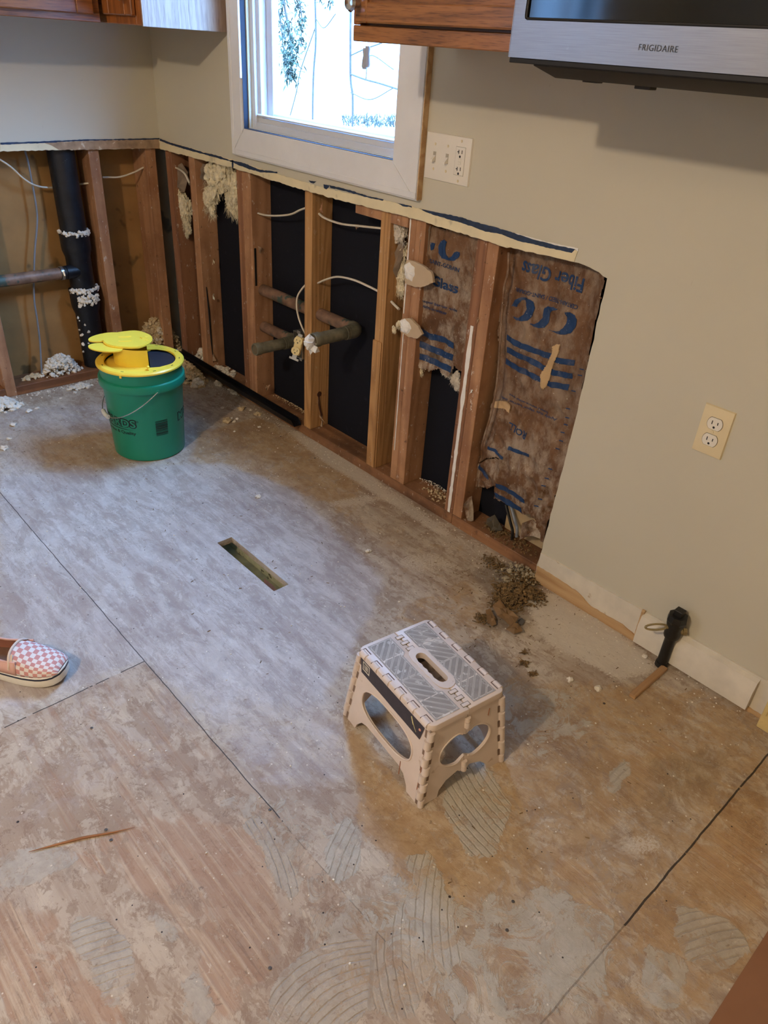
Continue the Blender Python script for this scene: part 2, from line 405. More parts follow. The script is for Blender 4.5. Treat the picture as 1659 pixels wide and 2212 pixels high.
ochre = mask([
 (1, [(745,1560),(800,1600),(905,1750),(1000,1740),(1090,1800),(1010,1935),(900,1950),(850,1860),(790,1820),(770,1700)]),
 (.8, [(430,930),(560,900),(680,960),(780,1050),(760,1110),(640,1060),(520,1020),(400,1000)]), (.9, [(90,950),(270,920),(340,1000),(200,1030),(90,1020)]),  # last outline paints the bucket's brownish shadow, left of it
 (.6, [(1120,1500),(1250,1520),(1330,1600),(1200,1640),(1100,1560)]), (.5, [(1350,1860),(1450,1830),(1440,1900),(1370,1920)]),
 (.5, [(1100,1640),(1250,1700),(1400,1760),(1330,1850),(1150,1800)]), (.5, [(830,1330),(1010,1250),(1060,1330),(960,1370)]),
 (.7, [(1480,1800),(1659,1700),(1659,1880),(1540,1880)]), (.60, [(1080,1450),(1659,1500),(1659,2100),(1500,2212),(700,2212),(760,1950),(1000,1800)]), (.3, [(640,950),(1160,1250),(1160,1460),(800,1330),(640,1080)]), (.5, [(600,2120),(760,2130),(740,2212),(620,2212)]), (.5, [(300,1700),(340,1690),(345,1740),(310,1750)])], 7)
dust = mask([
 (.9, [(640,930),(760,990),(850,1065),(980,1150),(960,1165),(820,1075),(700,1000),(620,935)]),
 (1, [(1130,1290),(1200,1280),(1390,1400),(1420,1450),(1340,1470),(1180,1390)]), (.8, [(690,1085),(790,1070),(830,1080),(740,1100)]),
 (.8, [(1335,1808),(1420,1800),(1440,1840),(1370,1850)]), (.8, [(1140,1955),(1210,1990),(1190,2020),(1150,2000)]), (.8, [(1230,2125),(1290,2120),(1280,2150)]),
 (.5, [(440,1000),(560,1000),(480,1040),(400,1030)]), (.6, [(850,1200),(940,1190),(1000,1230),(900,1240)])], 5)
dark = mask([
 (.55, [(1390,1640),(1540,1600),(1600,1640),(1480,1800),(1380,1790)]), (.7, [(465,1650),(505,1640),(525,1700),(490,1700)]), (.6, [(395,1690),(440,1690),(430,1730),(400,1720)]),
 (.6, [(90,1870),(170,1850),(190,1900),(130,1920)]), (.6, [(830,1890),(880,1900),(860,1960),(830,1950)]), (.9, [(1000,1230),(1160,1200),(1180,1290),(1130,1370),(1030,1360),(1060,1290)]),
 (.5, [(300,1650),(340,1640),(350,1700),(320,1700)]), (.5, [(1190,1000),(1200,1010),(1195,1020)]), (.45, [(250,880),(480,870),(420,960),(280,1000)])], 6)  # last outline paints the bucket's cast shadow into the floor colour
film = mask([(1, [(0,1030),(480,1000),(640,1060),(830,1250),(800,1330),(720,1480),(640,1530),(400,1480),(310,1430),(0,1530)]),
 (.55, [(320,1450),(700,1500),(740,1560),(760,1700),(560,1700)]), (.5, [(0,880),(420,860),(430,1000),(0,1040)]), (.3, [(0,1540),(300,1440),(440,1600),(200,1750),(0,1800)])], 10)
idx = np.arange(NX*NY).reshape(NX, NY)
ii, jj = np.meshgrid(np.arange(NX-1), np.arange(NY-1), indexing='ij')
keep = ~((GX[:-1, :-1] >= HX0-1e-6) & (GX[1:, :-1] <= HX1+1e-6) & (GY[:-1, :-1] >= HY0-1e-6) & (GY[:-1, 1:] <= HY1+1e-6))
ii = ii[keep]; jj = jj[keep]
F = np.stack([idx[ii, jj], idx[ii+1, jj], idx[ii+1, jj+1], idx[ii, jj+1]], 1)
verts = [(float(a), float(b), 0.0) for a, b in zip(GX.ravel(), GY.ravel())]; nv = len(verts)
faces = [tuple(int(k) for k in f) for f in F]
# plywood edge inside the register hole
ci = [gx.index(HX0), gx.index(HX1)]; cj = [gy.index(HY0), gy.index(HY1)]
ring = [(i, cj[0]) for i in range(ci[0], ci[1])]+[(ci[1], j) for j in range(cj[0], cj[1])]+[(i, cj[1]) for i in range(ci[1], ci[0], -1)]+[(ci[0], j) for j in range(cj[1], cj[0], -1)]
for (i, j) in ring: verts.append((gx[i], gy[j], -.02))
for k in range(len(ring)):
    a = int(idx[ring[k]]); b = int(idx[ring[(k+1) % len(ring)]]); faces.append((a, b, nv+(k+1) % len(ring), nv+k))
me = D.meshes.new('floor'); me.from_pydata(verts, [], faces)
ext = len(ring)
def set_attr(name, arr):
    a = me.attributes.new(name, 'FLOAT', 'POINT'); a.data.foreach_set('value', np.concatenate([arr.ravel(), np.zeros(ext)]).astype(np.float32))
for nme, arr in dict(thin=thin_mask, rid=rid_amp, phase=phase, bare=bare, ochre=ochre, dust=dust, dark=dark, film=film).items(): set_attr(nme, arr)

g = G('plywood_subfloor'); v = g.map(); X, Y, Z = g.sep(g.tc.outputs['Object'])
gv = g.map((1, .045, 1))
low = g.noise(g.map((1, .16, 1)), 3.2, 3, .5, .5)
rings = g.mth('MULTIPLY_ADD', g.mth('SINE', g.mth('MULTIPLY', low, 70)), .5, .5)
fib = g.noise(gv, 230, 4, .62); fib2 = g.noise(gv, 60, 3, .6)
fine = g.noise(v, 170, 5, .72); mid = g.noise(v, 24, 6, .68); big = g.noise(v, 4.5, 5, .6)
def edge(mask_sock, gain=.9, lo=.45, hi=.55, n=mid):   # ragged edge from a soft mask
    t = g.mth('ADD', mask_sock, g.mth('MULTIPLY', g.mth('SUBTRACT', n, .5), gain)); return g.ramp(t, [(lo, 0.0), (hi, 1.0)])
big2 = g.noise(g.map(loc=(5, 2, 0)), 2.6, 4, .6); str1 = g.noise(g.map((1, .10, 1), loc=(0, 3, 0)), 34, 5, .7); wrp = g.noise(v, 11, 6, .78, 1.2)
def flake(scale, lo, hi, seed, an=1.0, det=6, ro=.76): return g.ramp(g.noise(g.map((1, an, 1), loc=(seed, seed*.7, 0)), scale, det, ro, .6), [(lo, 0.0), (hi, 1.0)])
base = g.ramp(big, [(.3, srgb(176, 160, 140)), (.5, srgb(192, 178, 158)), (.7, srgb(200, 188, 170))])
base = g.mix(g.mth('MULTIPLY', flake(9, .50, .53, 1.0, .5), .55), base, srgb(152, 128, 104))
base = g.mix(g.mth('MULTIPLY', flake(19, .52, .54, 4.0, .6), .50), base, srgb(212, 202, 182))
base = g.mix(g.mth('MULTIPLY', flake(36, .55, .57, 7.0, .8), .50), base, srgb(140, 116, 94))
base = g.mix(g.mth('MULTIPLY', g.ramp(str1, [(.50, 0.0), (.60, 1.0)]), .30), base, srgb(146, 120, 98))
base = g.mix(g.mth('MULTIPLY', g.mth('MULTIPLY', rings, g.ramp(big2, [(.45, 0.0), (.6, 1.0)])), .42), base, srgb(140, 114, 96))
gl_ = g.noise(g.map((1, .022, 1)), 88, 3, .55); lines = g.ramp(gl_, [(.40, 0.0), (.52, 1.0)])
bcol = g.mix(g.mth('MULTIPLY', lines, .60), g.ramp(fib, [(.3, srgb(212, 194, 168)), (.7, srgb(186, 160, 132))]), g.ramp(big2, [(.35, srgb(164, 112, 76)), (.65, srgb(138, 108, 84))]))
bcol = g.mix(g.ramp(g.noise(gv, 150, 3, .6), [(.60, 0.0), (.68, .5)]), bcol, srgb(104, 76, 58))
bm_ = g.mth('MULTIPLY', edge(g.attr('bare'), 2.4, .36, .70, str1), .70)
bm_ = g.mth('MULTIPLY', bm_, g.mth('SUBTRACT', 1.0, g.mth('MULTIPLY', flake(13, .55, .58, 11.0, .5), .7)))
col = g.mix(bm_, base, bcol)
och = g.mth('MULTIPLY', edge(g.attr('ochre'), 1.9, .38, .62, wrp), .62)
och = g.mth('MULTIPLY', och, g.mth('SUBTRACT', 1.0, g.mth('MULTIPLY', flake(24, .54, .57, 41.0, .7), .6)))
col = g.mix(och, col, g.ramp(mid, [(.35, srgb(166, 128, 80)), (.65, srgb(196, 166, 120))]))
col = g.mix(g.mth('MULTIPLY', g.mth('MULTIPLY', flake(6, .52, .60, 44.0, .7), edge(g.attr('ochre'), .5, .30, .60)), .45), col, srgb(138, 106, 74))
flm = g.mth('MULTIPLY', edge(g.attr('film'), 1.6, .25, .75, wrp), .72)
fc = g.ramp(g.noise(g.map((1, .45, 1)), 22, 6, .72), [(.32, srgb(172, 164, 160)), (.5, srgb(196, 190, 186)), (.7, srgb(214, 210, 208))])
fc = g.mix(g.mth('MULTIPLY', flake(15, .50, .53, 15.0, .35), .50), fc, srgb(154, 140, 134))
fc = g.mix(g.mth('MULTIPLY', flake(30, .56, .58, 18.0, .5), .45), fc, srgb(226, 224, 222))
fc = g.mix(g.mth('MULTIPLY', g.ramp(str1, [(.50, 0.0), (.58, 1.0)]), .30), fc, srgb(148, 130, 122))
fc = g.mix(g.mth('MULTIPLY', g.mth('MULTIPLY', rings, g.ramp(big2, [(.42, .15), (.58, 1.0)])), .34), fc, srgb(150, 132, 126))
col = g.mix(flm, col, fc)
thm = g.mth('MULTIPLY', edge(g.attr('thin'), 2.1, .46, .56, wrp), g.mth('SUBTRACT', 1.0, g.mth('MULTIPLY', flake(17, .53, .56, 33.0), .55)))
tcol = g.ramp(g.noise(v, 26, 6, .75), [(.3, srgb(168, 164, 152)), (.7, srgb(200, 197, 186))])
ph = g.mth('ADD', g.attr('phase'), g.mth('MULTIPLY', g.mth('SUBTRACT', mid, .5), .010))
rdg = g.mth('MULTIPLY_ADD', g.mth('SINE', g.mth('MULTIPLY', ph, 2*PI/.0145)), .5, .5)
groove = g.mth('MULTIPLY', g.ramp(rdg, [(.0, 1.0), (.24, 0.0)]), g.mth('MULTIPLY', g.ramp(g.attr('rid'), [(.25, 0.0), (.6, 1.0)]), thm))
tcol = g.mix(g.mth('MULTIPLY', g.mth('MULTIPLY', groove, g.ramp(wrp, [(.38, .1), (.56, 1.0)])), .34), tcol, srgb(122, 110, 90))
col = g.mix(g.mth('MULTIPLY', thm, .74), col, tcol)
col = g.mix(g.mth('MULTIPLY', edge(g.attr('dark'), 1.7, .35, .8, wrp), .48), col, srgb(104, 92, 82))
col = g.mix(g.mth('MULTIPLY', edge(g.attr('dust'), 2.0, .42, .7, fine), .75), col, srgb(216, 206, 188))
col = g.mix(g.mth('MULTIPLY', flake(75, .62, .65, 21.0), .6), col, srgb(208, 198, 180))
col = g.mix(g.mth('MULTIPLY', flake(62, .62, .65, 25.0), .55), col, srgb(118, 98, 78))
col = g.mix(g.mth('MULTIPLY', flake(28, .66, .675, 29.0), .7), col, srgb(218, 210, 194))
def dots(scale, r, seed, keepp):
    vv = g.map(loc=(seed, seed*1.3, 0)); dd = g.voro(vv, scale); cc = g.voro(vv, scale, out=1)
    return g.mth('MULTIPLY', g.mth('LESS_THAN', dd, r), g.mth('LESS_THAN', g.sep(cc)[0], keepp))
col = g.mix(dots(11, .030, 2.2, .45), col, srgb(46, 34, 26))
col = g.mix(dots(70, .13, 5.1, .10), col, srgb(226, 218, 200))
col = g.mix(dots(60, .10, 9.4, .10), col, srgb(50, 38, 28))
# sheet joints
def line(coord, c0, wdt, cond=None):
    wob = g.mth('MULTIPLY', g.mth('SUBTRACT', g.noise(v, 14, 3), .5), .006)
    d = g.mth('ABSOLUTE', g.mth('ADD', g.mth('SUBTRACT', coord, c0), wob)); s = g.mth('LESS_THAN', d, wdt)
    return g.mth('MULTIPLY', s, cond) if cond is not None else s
j1 = line(X, -1.049, .0011, g.mth('GREATER_THAN', g.mth('ADD', Y, g.mth('MULTIPLY', big, .3)), -2.15))
j1b = line(X, -1.049, .0009, g.mth('GREATER_THAN', g.noise(g.map((.1, 1, 1)), 30, 2), .50))
j2 = line(Y, -1.712, .0014, g.mth('MULTIPLY', g.mth('LESS_THAN', X, -1.049), g.mth('GREATER_THAN', g.noise(g.map((1, .1, 1)), 22, 2), .42)))
j3 = line(Y, -2.852, .0019, g.mth('MULTIPLY', g.mth('GREATER_THAN', X, -.70), g.mth('GREATER_THAN', g.noise(g.map((1, .1, 1)), 14, 2), .40)))
j3b = line(Y, -2.852, .0015, g.mth('GREATER_THAN', X, -1.05))
seam = g.mth('MAXIMUM', g.mth('MAXIMUM', j1, j2), j3)
seam = g.mth('MAXIMUM', seam, g.mth('MULTIPLY', g.mth('MAXIMUM', j1b, j3b), .45), clamp=True)
col = g.mix(g.mth('MULTIPLY', seam, .9), col, srgb(34, 26, 20))
crack = g.ramp(g.mth('ABSOLUTE', g.mth('SUBTRACT', fib, .5)), [(.0, 1.0), (.012, 0.0)])
ck = g.mth('MULTIPLY', g.mth('MULTIPLY', crack, g.ramp(g.noise(g.map((1, .3, 1)), 7, 3), [(.5, 0.0), (.62, .6)])), g.mth('SUBTRACT', 1.0, thm))
col = g.mix(ck, col, srgb(92, 76, 66))
h = g.mth('ADD', g.mth('MULTIPLY', fib, .35), g.mth('MULTIPLY', fine, .5)); h = g.mth('ADD', h, g.mth('MULTIPLY', flake(19, .52, .54, 4.0, .6), .35)); h = g.mth('SUBTRACT', h, g.mth('MULTIPLY', g.mth('MULTIPLY', lines, bm_), .8)); h = g.mth('ADD', h, g.mth('MULTIPLY', flake(28, .66, .675, 29.0), .8))
h = g.mth('ADD', h, g.mth('MULTIPLY', thm, .9)); h = g.mth('ADD', h, g.mth('MULTIPLY', mid, .8))
h = g.mth('SUBTRACT', h, g.mth('MULTIPLY', seam, 3.0)); h = g.mth('SUBTRACT', h, g.mth('MULTIPLY', groove, 1.3))
rg = g.mth('MULTIPLY_ADD', fine, .25, g.mth('SUBTRACT', .50, g.mth('MULTIPLY', flm, .12)))
col = g.mix(1.0, col, (.90, .89, .88, 1), 'MULTIPLY')
sh_c = g.mth('MULTIPLY', g.mth('LESS_THAN', X, -1.049), g.mth('LESS_THAN', Y, -1.712))
col = g.mix(sh_c, col, g.mix(1.0, col, (.93, .85, .78, 1), 'MULTIPLY'))
sh_d = g.mth('LESS_THAN', Y, -2.852)
col = g.mix(g.mth('MULTIPLY', sh_d, g.mth('GREATER_THAN', X, -.72)), col, g.mix(1.0, col, (.97, .90, .80, 1), 'MULTIPLY'))
M_FLOOR = g.done(col, rg, 0, g.bump(h, .6, .0016), .45)
me.materials.append(M_FLOOR); floor = D.objects.new('floor', me); COL.objects.link(floor); floor['kind'] = 'structure'

# ------------------------------------------------------------------ walls, ceiling
CEIL = 2.44
yR = -2.112
cut = [at(*p, 'x', 0) for p in [(348,323),(500,362),(657,411),(770,442),(879,468),(1033,516),(1087,532),(1250,568),(1285,583)]]
cutl = ragged([(0, .899)]+[(p.y, p.z) for p in cut[1:]]+[(-2.123, .888)], .012, .0022, 4)
edge_d = ragged([(-2.123, .888), (-2.121, .532), (-2.100, .01)], .02, .002, 9)
outer = [(0.0, CEIL)]+cutl+edge_d[1:]+[(-5.0, .01), (-5.0, CEIL)]
wop = [(-.655, 1.045), (-1.395, 1.045), (-1.395, 1.90), (-.655, 1.90)]
b = B().sheet([outer, wop], lambda y, z: (0, y, z), (.0127, 0, 0))
g = G('drywall_right')
struct('wall_right', b, M_WALL)
# left wall
cl = [at(*p, 'y', 0) for p in [(120,324),(0,327)]]
cutL = ragged([(0, .903), (cl[0].x, cl[0].z), (cl[1].x, cl[1].z), (-1.6, .912)], .012, .003, 7)
b = B().sheet([[(0.0, CEIL)]+cutL+[(-1.6, .01), (-4.66, .01), (-4.66, CEIL)], [(-3.0, 1.1), (-3.7, 1.1), (-3.7, 1.9), (-3.0, 1.9)]], lambda x, z: (x, 0, z), (0, .0127, 0))
struct('wall_left', b, M_WALL)
# rear walls
b = B().sheet([[(0, 0), (-5, 0), (-5, CEIL), (0, CEIL)]], lambda y, z: (-4.66, y, z), (-.1, 0, 0))
struct('wall_rear', b, M_WALL)
b = B().box((-4.76, -5.1, 0), (.12, -5.0, CEIL)); struct('wall_front', b, M_WALL)
b = B().box((-4.76, -5.1, CEIL), (.2, .2, CEIL+.05)); struct('ceiling', b, M_CEIL)
dr = thing('fill_window', None, None, (-3.35, 0, 1.1)); dr['kind'] = 'structure'  # unseen window added for fill light and the microwave's reflection
fb = B()
for xx in (-3.7, -3.37, -3.04): fb.box((xx, -.012, 1.1), (xx+.04, .05, 1.9), .004)
for zz in (1.1, 1.86): fb.box((-3.7, -.010, zz), (-3.0, .048, zz+.04), .004)
part(dr, 'frame', fb, M_WHITE)
# outer boards behind the studs
b = B().box((.1017, -2.75, .0), (.116, .13, .94)); SHY = b
solo('sheathing_board', b, M_SHEATH, 'black fibre sheathing board behind the open studs under the window', 'sheathing', loc=(.108, -1.3, 0))
b = B().box((-1.9, .1335, .0), (.100, .146, .94))
solo('backing_board', b, M_TANBACK, 'tan brown board closing the back of the open left wall behind the black pipe', 'board', loc=(-.9, .14, 0))
# bottom edges of the drywall: cream strip, navy adhesive, torn brown paper
def yz(p): q = at(p[0], p[1], 'x', 0); return (q.y, q.z)
def xz(p): q = at(p[0], p[1], 'y', 0); return (q.x, q.z)
top = [(345,300),(420,322),(503,345),(600,376),(700,405),(760,419),(830,432),(920,453),(1000,476),(1060,493),(1100,505),(1150,520),(1210,538),(1249,541)]
tp = ragged([yz(p) for p in top], .012, .002, 11); tp[0] = (-.0005, tp[0][1])
bot = [(y, z+.0008) for y, z in cutl if y > -2.03]
bot[0] = (-.0005, bot[0][1])
b = B().sheet([tp+[(bot[-1][0], bot[-1][1])]+bot[::-1]], lambda y, z: (-.0006, y, z), (-.0012, 0, 0))
struct('trim_1', b, M_STRIP, label='cream unpainted strip along the cut edge of the right wall')
blue_px = [
 [(346,299),(372,309),(405,318),(440,329),(470,336),(503,347),(503,350),(470,341),(440,333),(400,322),(370,313),(346,304)],
 [(500,345),(530,353),(560,366),(600,371),(600,374),(565,372),(540,366),(515,356),(500,349)],
 [(502,346),(505,346),(505,362),(502,362)],
 [(668,390),(684,392),(678,396),(673,395)], [(700,398),(712,400),(712,404),(706,409),(701,406)],
 [(712,400),(735,405),(760,412),(795,423),(830,431),(828,433),(800,428),(770,419),(740,411),(715,406)],
 [(855,437),(890,445),(891,448),(870,445)],
 [(905,450),(935,457),(980,466),(1000,470),(1040,483),(1070,490),(1100,499),(1150,516),(1200,529),(1243,538),(1236,546),(1225,544),(1180,534),(1120,520),(1085,506),(1050,500),(1020,489),(990,479),(950,468),(925,459)],
]
for k, pl_ in enumerate(blue_px):
    b = B().sheet([ragged([yz(p) for p in pl_], .006, .0012, k, True)], lambda y, z: (-.0018, y, z), (-.0005, 0, 0))
    if k == 0: blue = b
    else: blue.add(b.v, b.f)
struct('trim_2', blue, M_BLUE, label='ragged navy adhesive line along the right wall')
wl_px = [[(1020,487),(1050,491),(1100,500),(1150,513),(1200,526),(1250,536),(1250,543),(1243,538),(1200,529),(1150,516),(1100,502),(1050,494)]]
b = B().sheet([ragged([yz(p) for p in wl_px[0]], .006, .0012, 3, True)], lambda y, z: (-.0016, y, z), (-.0004, 0, 0))
struct('trim_3', b, M_SPACKLE, label='white primer edge over the navy line')
tpl = ragged([xz(p) for p in [(0,310),(60,309),(120,307),(200,303),(280,301),(344,300)]], .012, .0015, 5)
btl = [(x, z+.0008) for x, z in cutL if x > -.62][::-1]
pl2 = [p for p in tpl]+btl[::-1]
b = B().sheet([tpl+btl[::-1]], lambda x, z: (x, -.0006, z), (0, -.0012, 0))
struct('trim_4', b, M_STRIP, label='cream unpainted strip along the cut edge of the left wall')
b = B().sheet([ragged([xz(p) for p in [(95,308),(200,304),(343,300),(344,321),(240,322),(126,324),(110,314)]], .008, .0015, 8, True)], lambda x, z: (x, -.0019, z), (0, -.0004, 0))
struct('trim_5', b, M_PAPERBR, label='torn brown paper band at the corner of the left wall')
b = B().sheet([ragged([xz(p) for p in [(0,308),(90,305),(180,301),(300,299),(344,298),(344,301),(300,302),(180,304),(90,309),(0,312)]], .008, .001, 2, True)], lambda x, z: (x, -.0024, z), (0, -.0004, 0))
struct('trim_6', b, M_BLUE, label='thin navy line above the left wall strip')

# ------------------------------------------------------------------ baseboard, door casing
bb = thing('baseboard_right', None, None, (-.006, -2.4, 0)); bb['kind'] = 'structure'
b = B().sheet([ragged([(-2.106, .098), (-2.106, .0), (-2.83, .0), (-2.83, .108), (-2.45, .103)], .05, .0, 1, True)], lambda y, z: (-.0003, y, z), (-.005, 0, 0))
part(bb, 'back_board', b, M_WHITEOLD)
lowp = [(-2.106, .0), (-2.83, .0), (-2.83, .012), (-2.46, .014), (-2.4, .03), (-2.3, .026), (-2.25, .045), (-2.19, .05), (-2.106, .052)]
b = B().sheet([ragged(lowp, .01, .0018, 3, True)], lambda y, z: (-.0055, y, z), (-.0045, 0, 0))
part(bb, 'bare_wood_strip', b, M_RAWPINE, 'bare pine strip along the foot of the baseboard')
b = B()
prof = [(-.0056, .012), (-.024, .012), (-.0245, .070), (-.021, .078), (-.018, .096), (-.0056, .101)]
y0, y1 = -2.447, -2.757
vs = [(x, y0, z) for x, z in prof]+[(x, y1, z) for x, z in prof]; n = len(prof)
b.add(vs, [(i, (i+1) % n, (i+1) % n+n, i+n) for i in range(n)]+[tuple(range(n))[::-1], tuple(range(n, 2*n))])
part(bb, 'moulding', b, M_WHITEOLD, 'white moulded baseboard length left on the wall')
b = B().box((-.012, -2.449, .01), (-.0057, -2.440, .11), .001); part(bb, 'split_end', b, M_RAWPINE, 'splintered end of the moulding')
cs = B().box((-.040, -2.90, .0), (.0, -2.795, 2.05), .002)
cs.box((-.044, -2.806, .045), (-.0385, -2.797, 1.0), .001)
solo('door_casing', cs, mat('yellowed_paint', srgb(214, 190, 128), .5, var=.08, vs=20, bump=.15, speck=(srgb(168, 140, 88), 22, .6)), 'yellowed door casing board at the right edge, next to the baseboard end', 'door casing')
# ------------------------------------------------------------------ window
win = thing('window_1', None, None, (0, -1.03, .95)); win['kind'] = 'structure'
oy0, oy1, oz0, oz1 = -.567, -1.497, .953, 1.99
iy0, iy1, iz0, iz1 = -.648, -1.392, 1.042, 1.90
def casing_piece(quad, name, lab=None):
    bm = bmesh.new()
    vs = [bm.verts.new((-.0005, y, z)) for y, z in quad]; f = bm.faces.new(vs)
    r = bmesh.ops.extrude_face_region(bm, geom=[f]); nvs = [g_ for g_ in r['geom'] if isinstance(g_, bmesh.types.BMVert)]
    bmesh.ops.translate(bm, vec=(-.0185, 0, 0), verts=nvs)
    ed = [e for e in bm.edges if all(abs(v_.co.x+.019) < 1e-5 for v_ in e.verts)]
    bmesh.ops.bevel(bm, geom=ed, offset=.003, segments=2, affect='EDGES')
    bmesh.ops.recalc_face_normals(bm, faces=bm.faces)
    return B().bm(bm)
cas = casing_piece([(oy0, oz0), (iy0, iz0), (iy0, iz1), (oy0, oz1)], 'c')
for q in ([(oy0, oz0), (oy1, oz0), (iy1, iz0), (iy0, iz0)], [(oy1, oz0), (oy1, oz1), (iy1, iz1), (iy1, iz0)], [(oy0, oz1), (iy0, iz1), (iy1, iz1), (oy1, oz1)]):
    k = casing_piece(q, 'c'); cas.add(k.v, k.f)
# raised outer bead of the casing and inner stop
for (a, b_) in (((-.022, oy0-.004, oz0+.002), (-.018, oy0-.019, oz1)), ((-.0215, iy0+.018, iz0-.015), (-.018, iy0+.011, iz1))): cas.box(a, b_, .0015)
cas.box((-.0215, oy0-.03, oz0+.004), (-.018, oy1+.002, oz0+.02), .0015)
part(win, 'casing', cas, M_WHITE)
part(win, 'casing_edge', B().box((-.0185, oy1-.004, oz0+.002), (-.0005, oy1-.0002, oz1), .0005), M_RAWPINE, 'bare wood edge on the near side of the casing')
part(win, 'side_stop', B().box((-.026, iy0+.0005, 1.19), (-.0005, iy0+.009, iz1), .001), M_WHITE)
jb = B().box((-.0185, iy0-.0012, iz0), (.0115, iy0-.0001, iz1)).box((-.0175, iy0, iz0+.0001), (.0115, iy1, iz0+.0012)).box((.0005, iy0, iz0-.02), (.012, iy0+.006, iz1)).box((.0005, iy1-.006, iz0-.02), (.012, iy1, iz1)).box((.0005, iy0, iz0-.006), (.012, iy1, iz0)).box((.0005, iy0, iz1), (.012, iy1, iz1+.006))  # thin dark blue boxes lining the casing reveal and frame edge
part(win, 'dark_liner', jb, M_DARKLINER, 'dark blue liner around the sash frame')
fr = B()
def frame_ring(b, x0, x1, y0, y1, z0, z1, wl, wr, wb, wt, bev=.002):
    b.box((x0, y0, z0), (x1, y0-wl, z1), bev).box((x0, y1, z0), (x1, y1+wr, z1), bev)
    b.box((x0, y0-wl, z0), (x1, y1+wr, z0+wb), bev).box((x0, y0-wl, z1-wt), (x1, y1+wr, z1), bev)
frame_ring(fr, .012, .03, iy0-.0005, iy1+.0005, iz0+.0005, iz1-.0005, .026, .012, .022, .03)
frame_ring(fr, .024, .05, iy0-.020, iy1+.008, iz0+.016, iz1-.01, .024, .012, .022, .03)
fr.box((.012, iy0-.03, iz0+.040), (.030, iy1+.012, iz0+.047), .002)
part(win, 'frame', fr, M_VINYL)
sa = B(); frame_ring(sa, .05, .075, iy0-.040, iy1+.012, iz0+.03, iz1-.02, .036, .02, .022, .03)
part(win, 'sash', sa, M_VINYL)
g = G('window_glass'); t = g.t; tr = t.nodes.new('ShaderNodeBsdfTransparent'); gl = t.nodes.new('ShaderNodeBsdfGlossy'); mx = t.nodes.new('ShaderNodeMixShader')
gl.inputs['Roughness'].default_value = .02; mx.inputs[0].default_value = .06
t.links.new(tr.outputs[0], mx.inputs[1]); t.links.new(gl.outputs[0], mx.inputs[2]); t.links.new(mx.outputs[0], t.nodes['Material Output'].inputs[0])
M_GLASS = g.m
part(win, 'glass_pane', B().box((.060, iy0-.07, iz0+.05), (.064, iy1+.03, iz1-.05)), M_GLASS)
sid = B().box((.1165, -.40, .5), (.135, iy0+.01, 2.2)).box((.1165, iy1-.01, .5), (.135, -1.7, 2.2)).box((.1165, iy0+.01, .5), (.135, iy1-.01, iz0-.004)).box((.1165, iy0+.01, iz1), (.135, iy1-.01, 2.2))
part(win, 'outer_casing', sid, M_VINYL)
jo = B().box((.0135, iy0+.001, iz0-.01), (.1165, iy0+.012, iz1)).box((.0135, iy1-.012, iz0-.01), (.1165, iy1-.001, iz1)).box((.0135, iy0, iz0-.014), (.1165, iy1, iz0-.002)).box((.0135, iy0, iz1+.002), (.1165, iy1, iz1+.014))
part(win, 'jamb', jo, M_VINYL)
# upper outer skin so no sky leaks through the stud space
b = B().sheet([[(.16, .94), (-5.0, .94), (-5.0, 2.44), (.16, 2.44)], [(iy0+.012, iz0-.014), (iy1-.012, iz0-.014), (iy1-.012, iz1+.014), (iy0+.012, iz1+.014)]], lambda y, z: (.1017, y, z), (.0143, 0, 0))
struct('wall_outer', b, M_SHEATH)
b = B().sheet([[(-4.76, 0), (.2, 0), (.2, CEIL), (-4.76, CEIL)], [(-3.7, 1.1), (-3.0, 1.1), (-3.0, 1.9), (-3.7, 1.9)]], lambda x, z: (x, .152, z), (0, .014, 0)); b.box((.1017, -5.0, 0), (.116, -2.75, .94)); struct('wall_outer_left', b, M_SHEATH)
struct('trim_7', B().box((-4.76, -5.1, -.16), (.2, .17, -.145)), mat('crawlspace', srgb(60, 52, 44), .9), label='dark ground under the floor')

# ------------------------------------------------------------------ studs and plates
SX0, SX1 = .0127, .1017
def stud(y0, y1, mt, lab, z0=.038, z1=.938, x0=SX0, x1=SX1, axis='r', lean=0, extra=None, name='wall_stud', bev=.0015):
    b = B()
    if axis == 'r': b.box((x0+.0006, y1, z0), (x1-.001, y0, z1), bev)
    else: b.box((y0, x0+.0006, z0), (y1, x1-.001, z1), bev)
    if extra: extra(b)
    return solo(name, b, mt, lab, 'wall stud', smooth=30)
stud(-.012, -.060, M_STUD_C, 'dark brown stud in the room corner, first under the window wall')
stud(-.196, -.240, M_STUD_A, 'reddish stud with a split side, second from the corner on the window wall')
stud(-.536, -.573, M_STUD_C, 'darker half of the doubled stud left of the lower drain pipe', x1=.060)
stud(-.5735, -.626, M_STUD_A, 'lighter half of the doubled stud where both drain pipes emerge')
stud(-.947, -.987, M_STUD_B, 'knotty yellow stud beside the hanging receptacle')
stud(-1.324, -1.366, M_STUD_B, 'pale stud with a chipped face, between the drain elbow and the two drywall scraps',
     extra=lambda b: b.box((.0075, -1.322, .039), (.0135, -1.362, .50), .002))
stud(-1.444, -1.474, M_STUD_A, 'stud with a white compound line that holds the two drywall scraps')
stud(-1.4745, -1.512, M_STUD_B and M_STUD_A, 'near half of the doubled stud right of the two drywall scraps')
stud(-1.708, -1.7445, M_STUD_C, 'dark stud with a broad white compound streak, next to the large kraft sheet')
stud(-1.745, -1.783, M_STUD_A, 'orange stud directly left of the large printed kraft sheet', z0=.039)
LX1 = .1325
def lstud(x0, x1, mt, lab, **k): return stud(x0, x1, mt, lab, axis='l', x0=SX0, x1=LX1, **k)
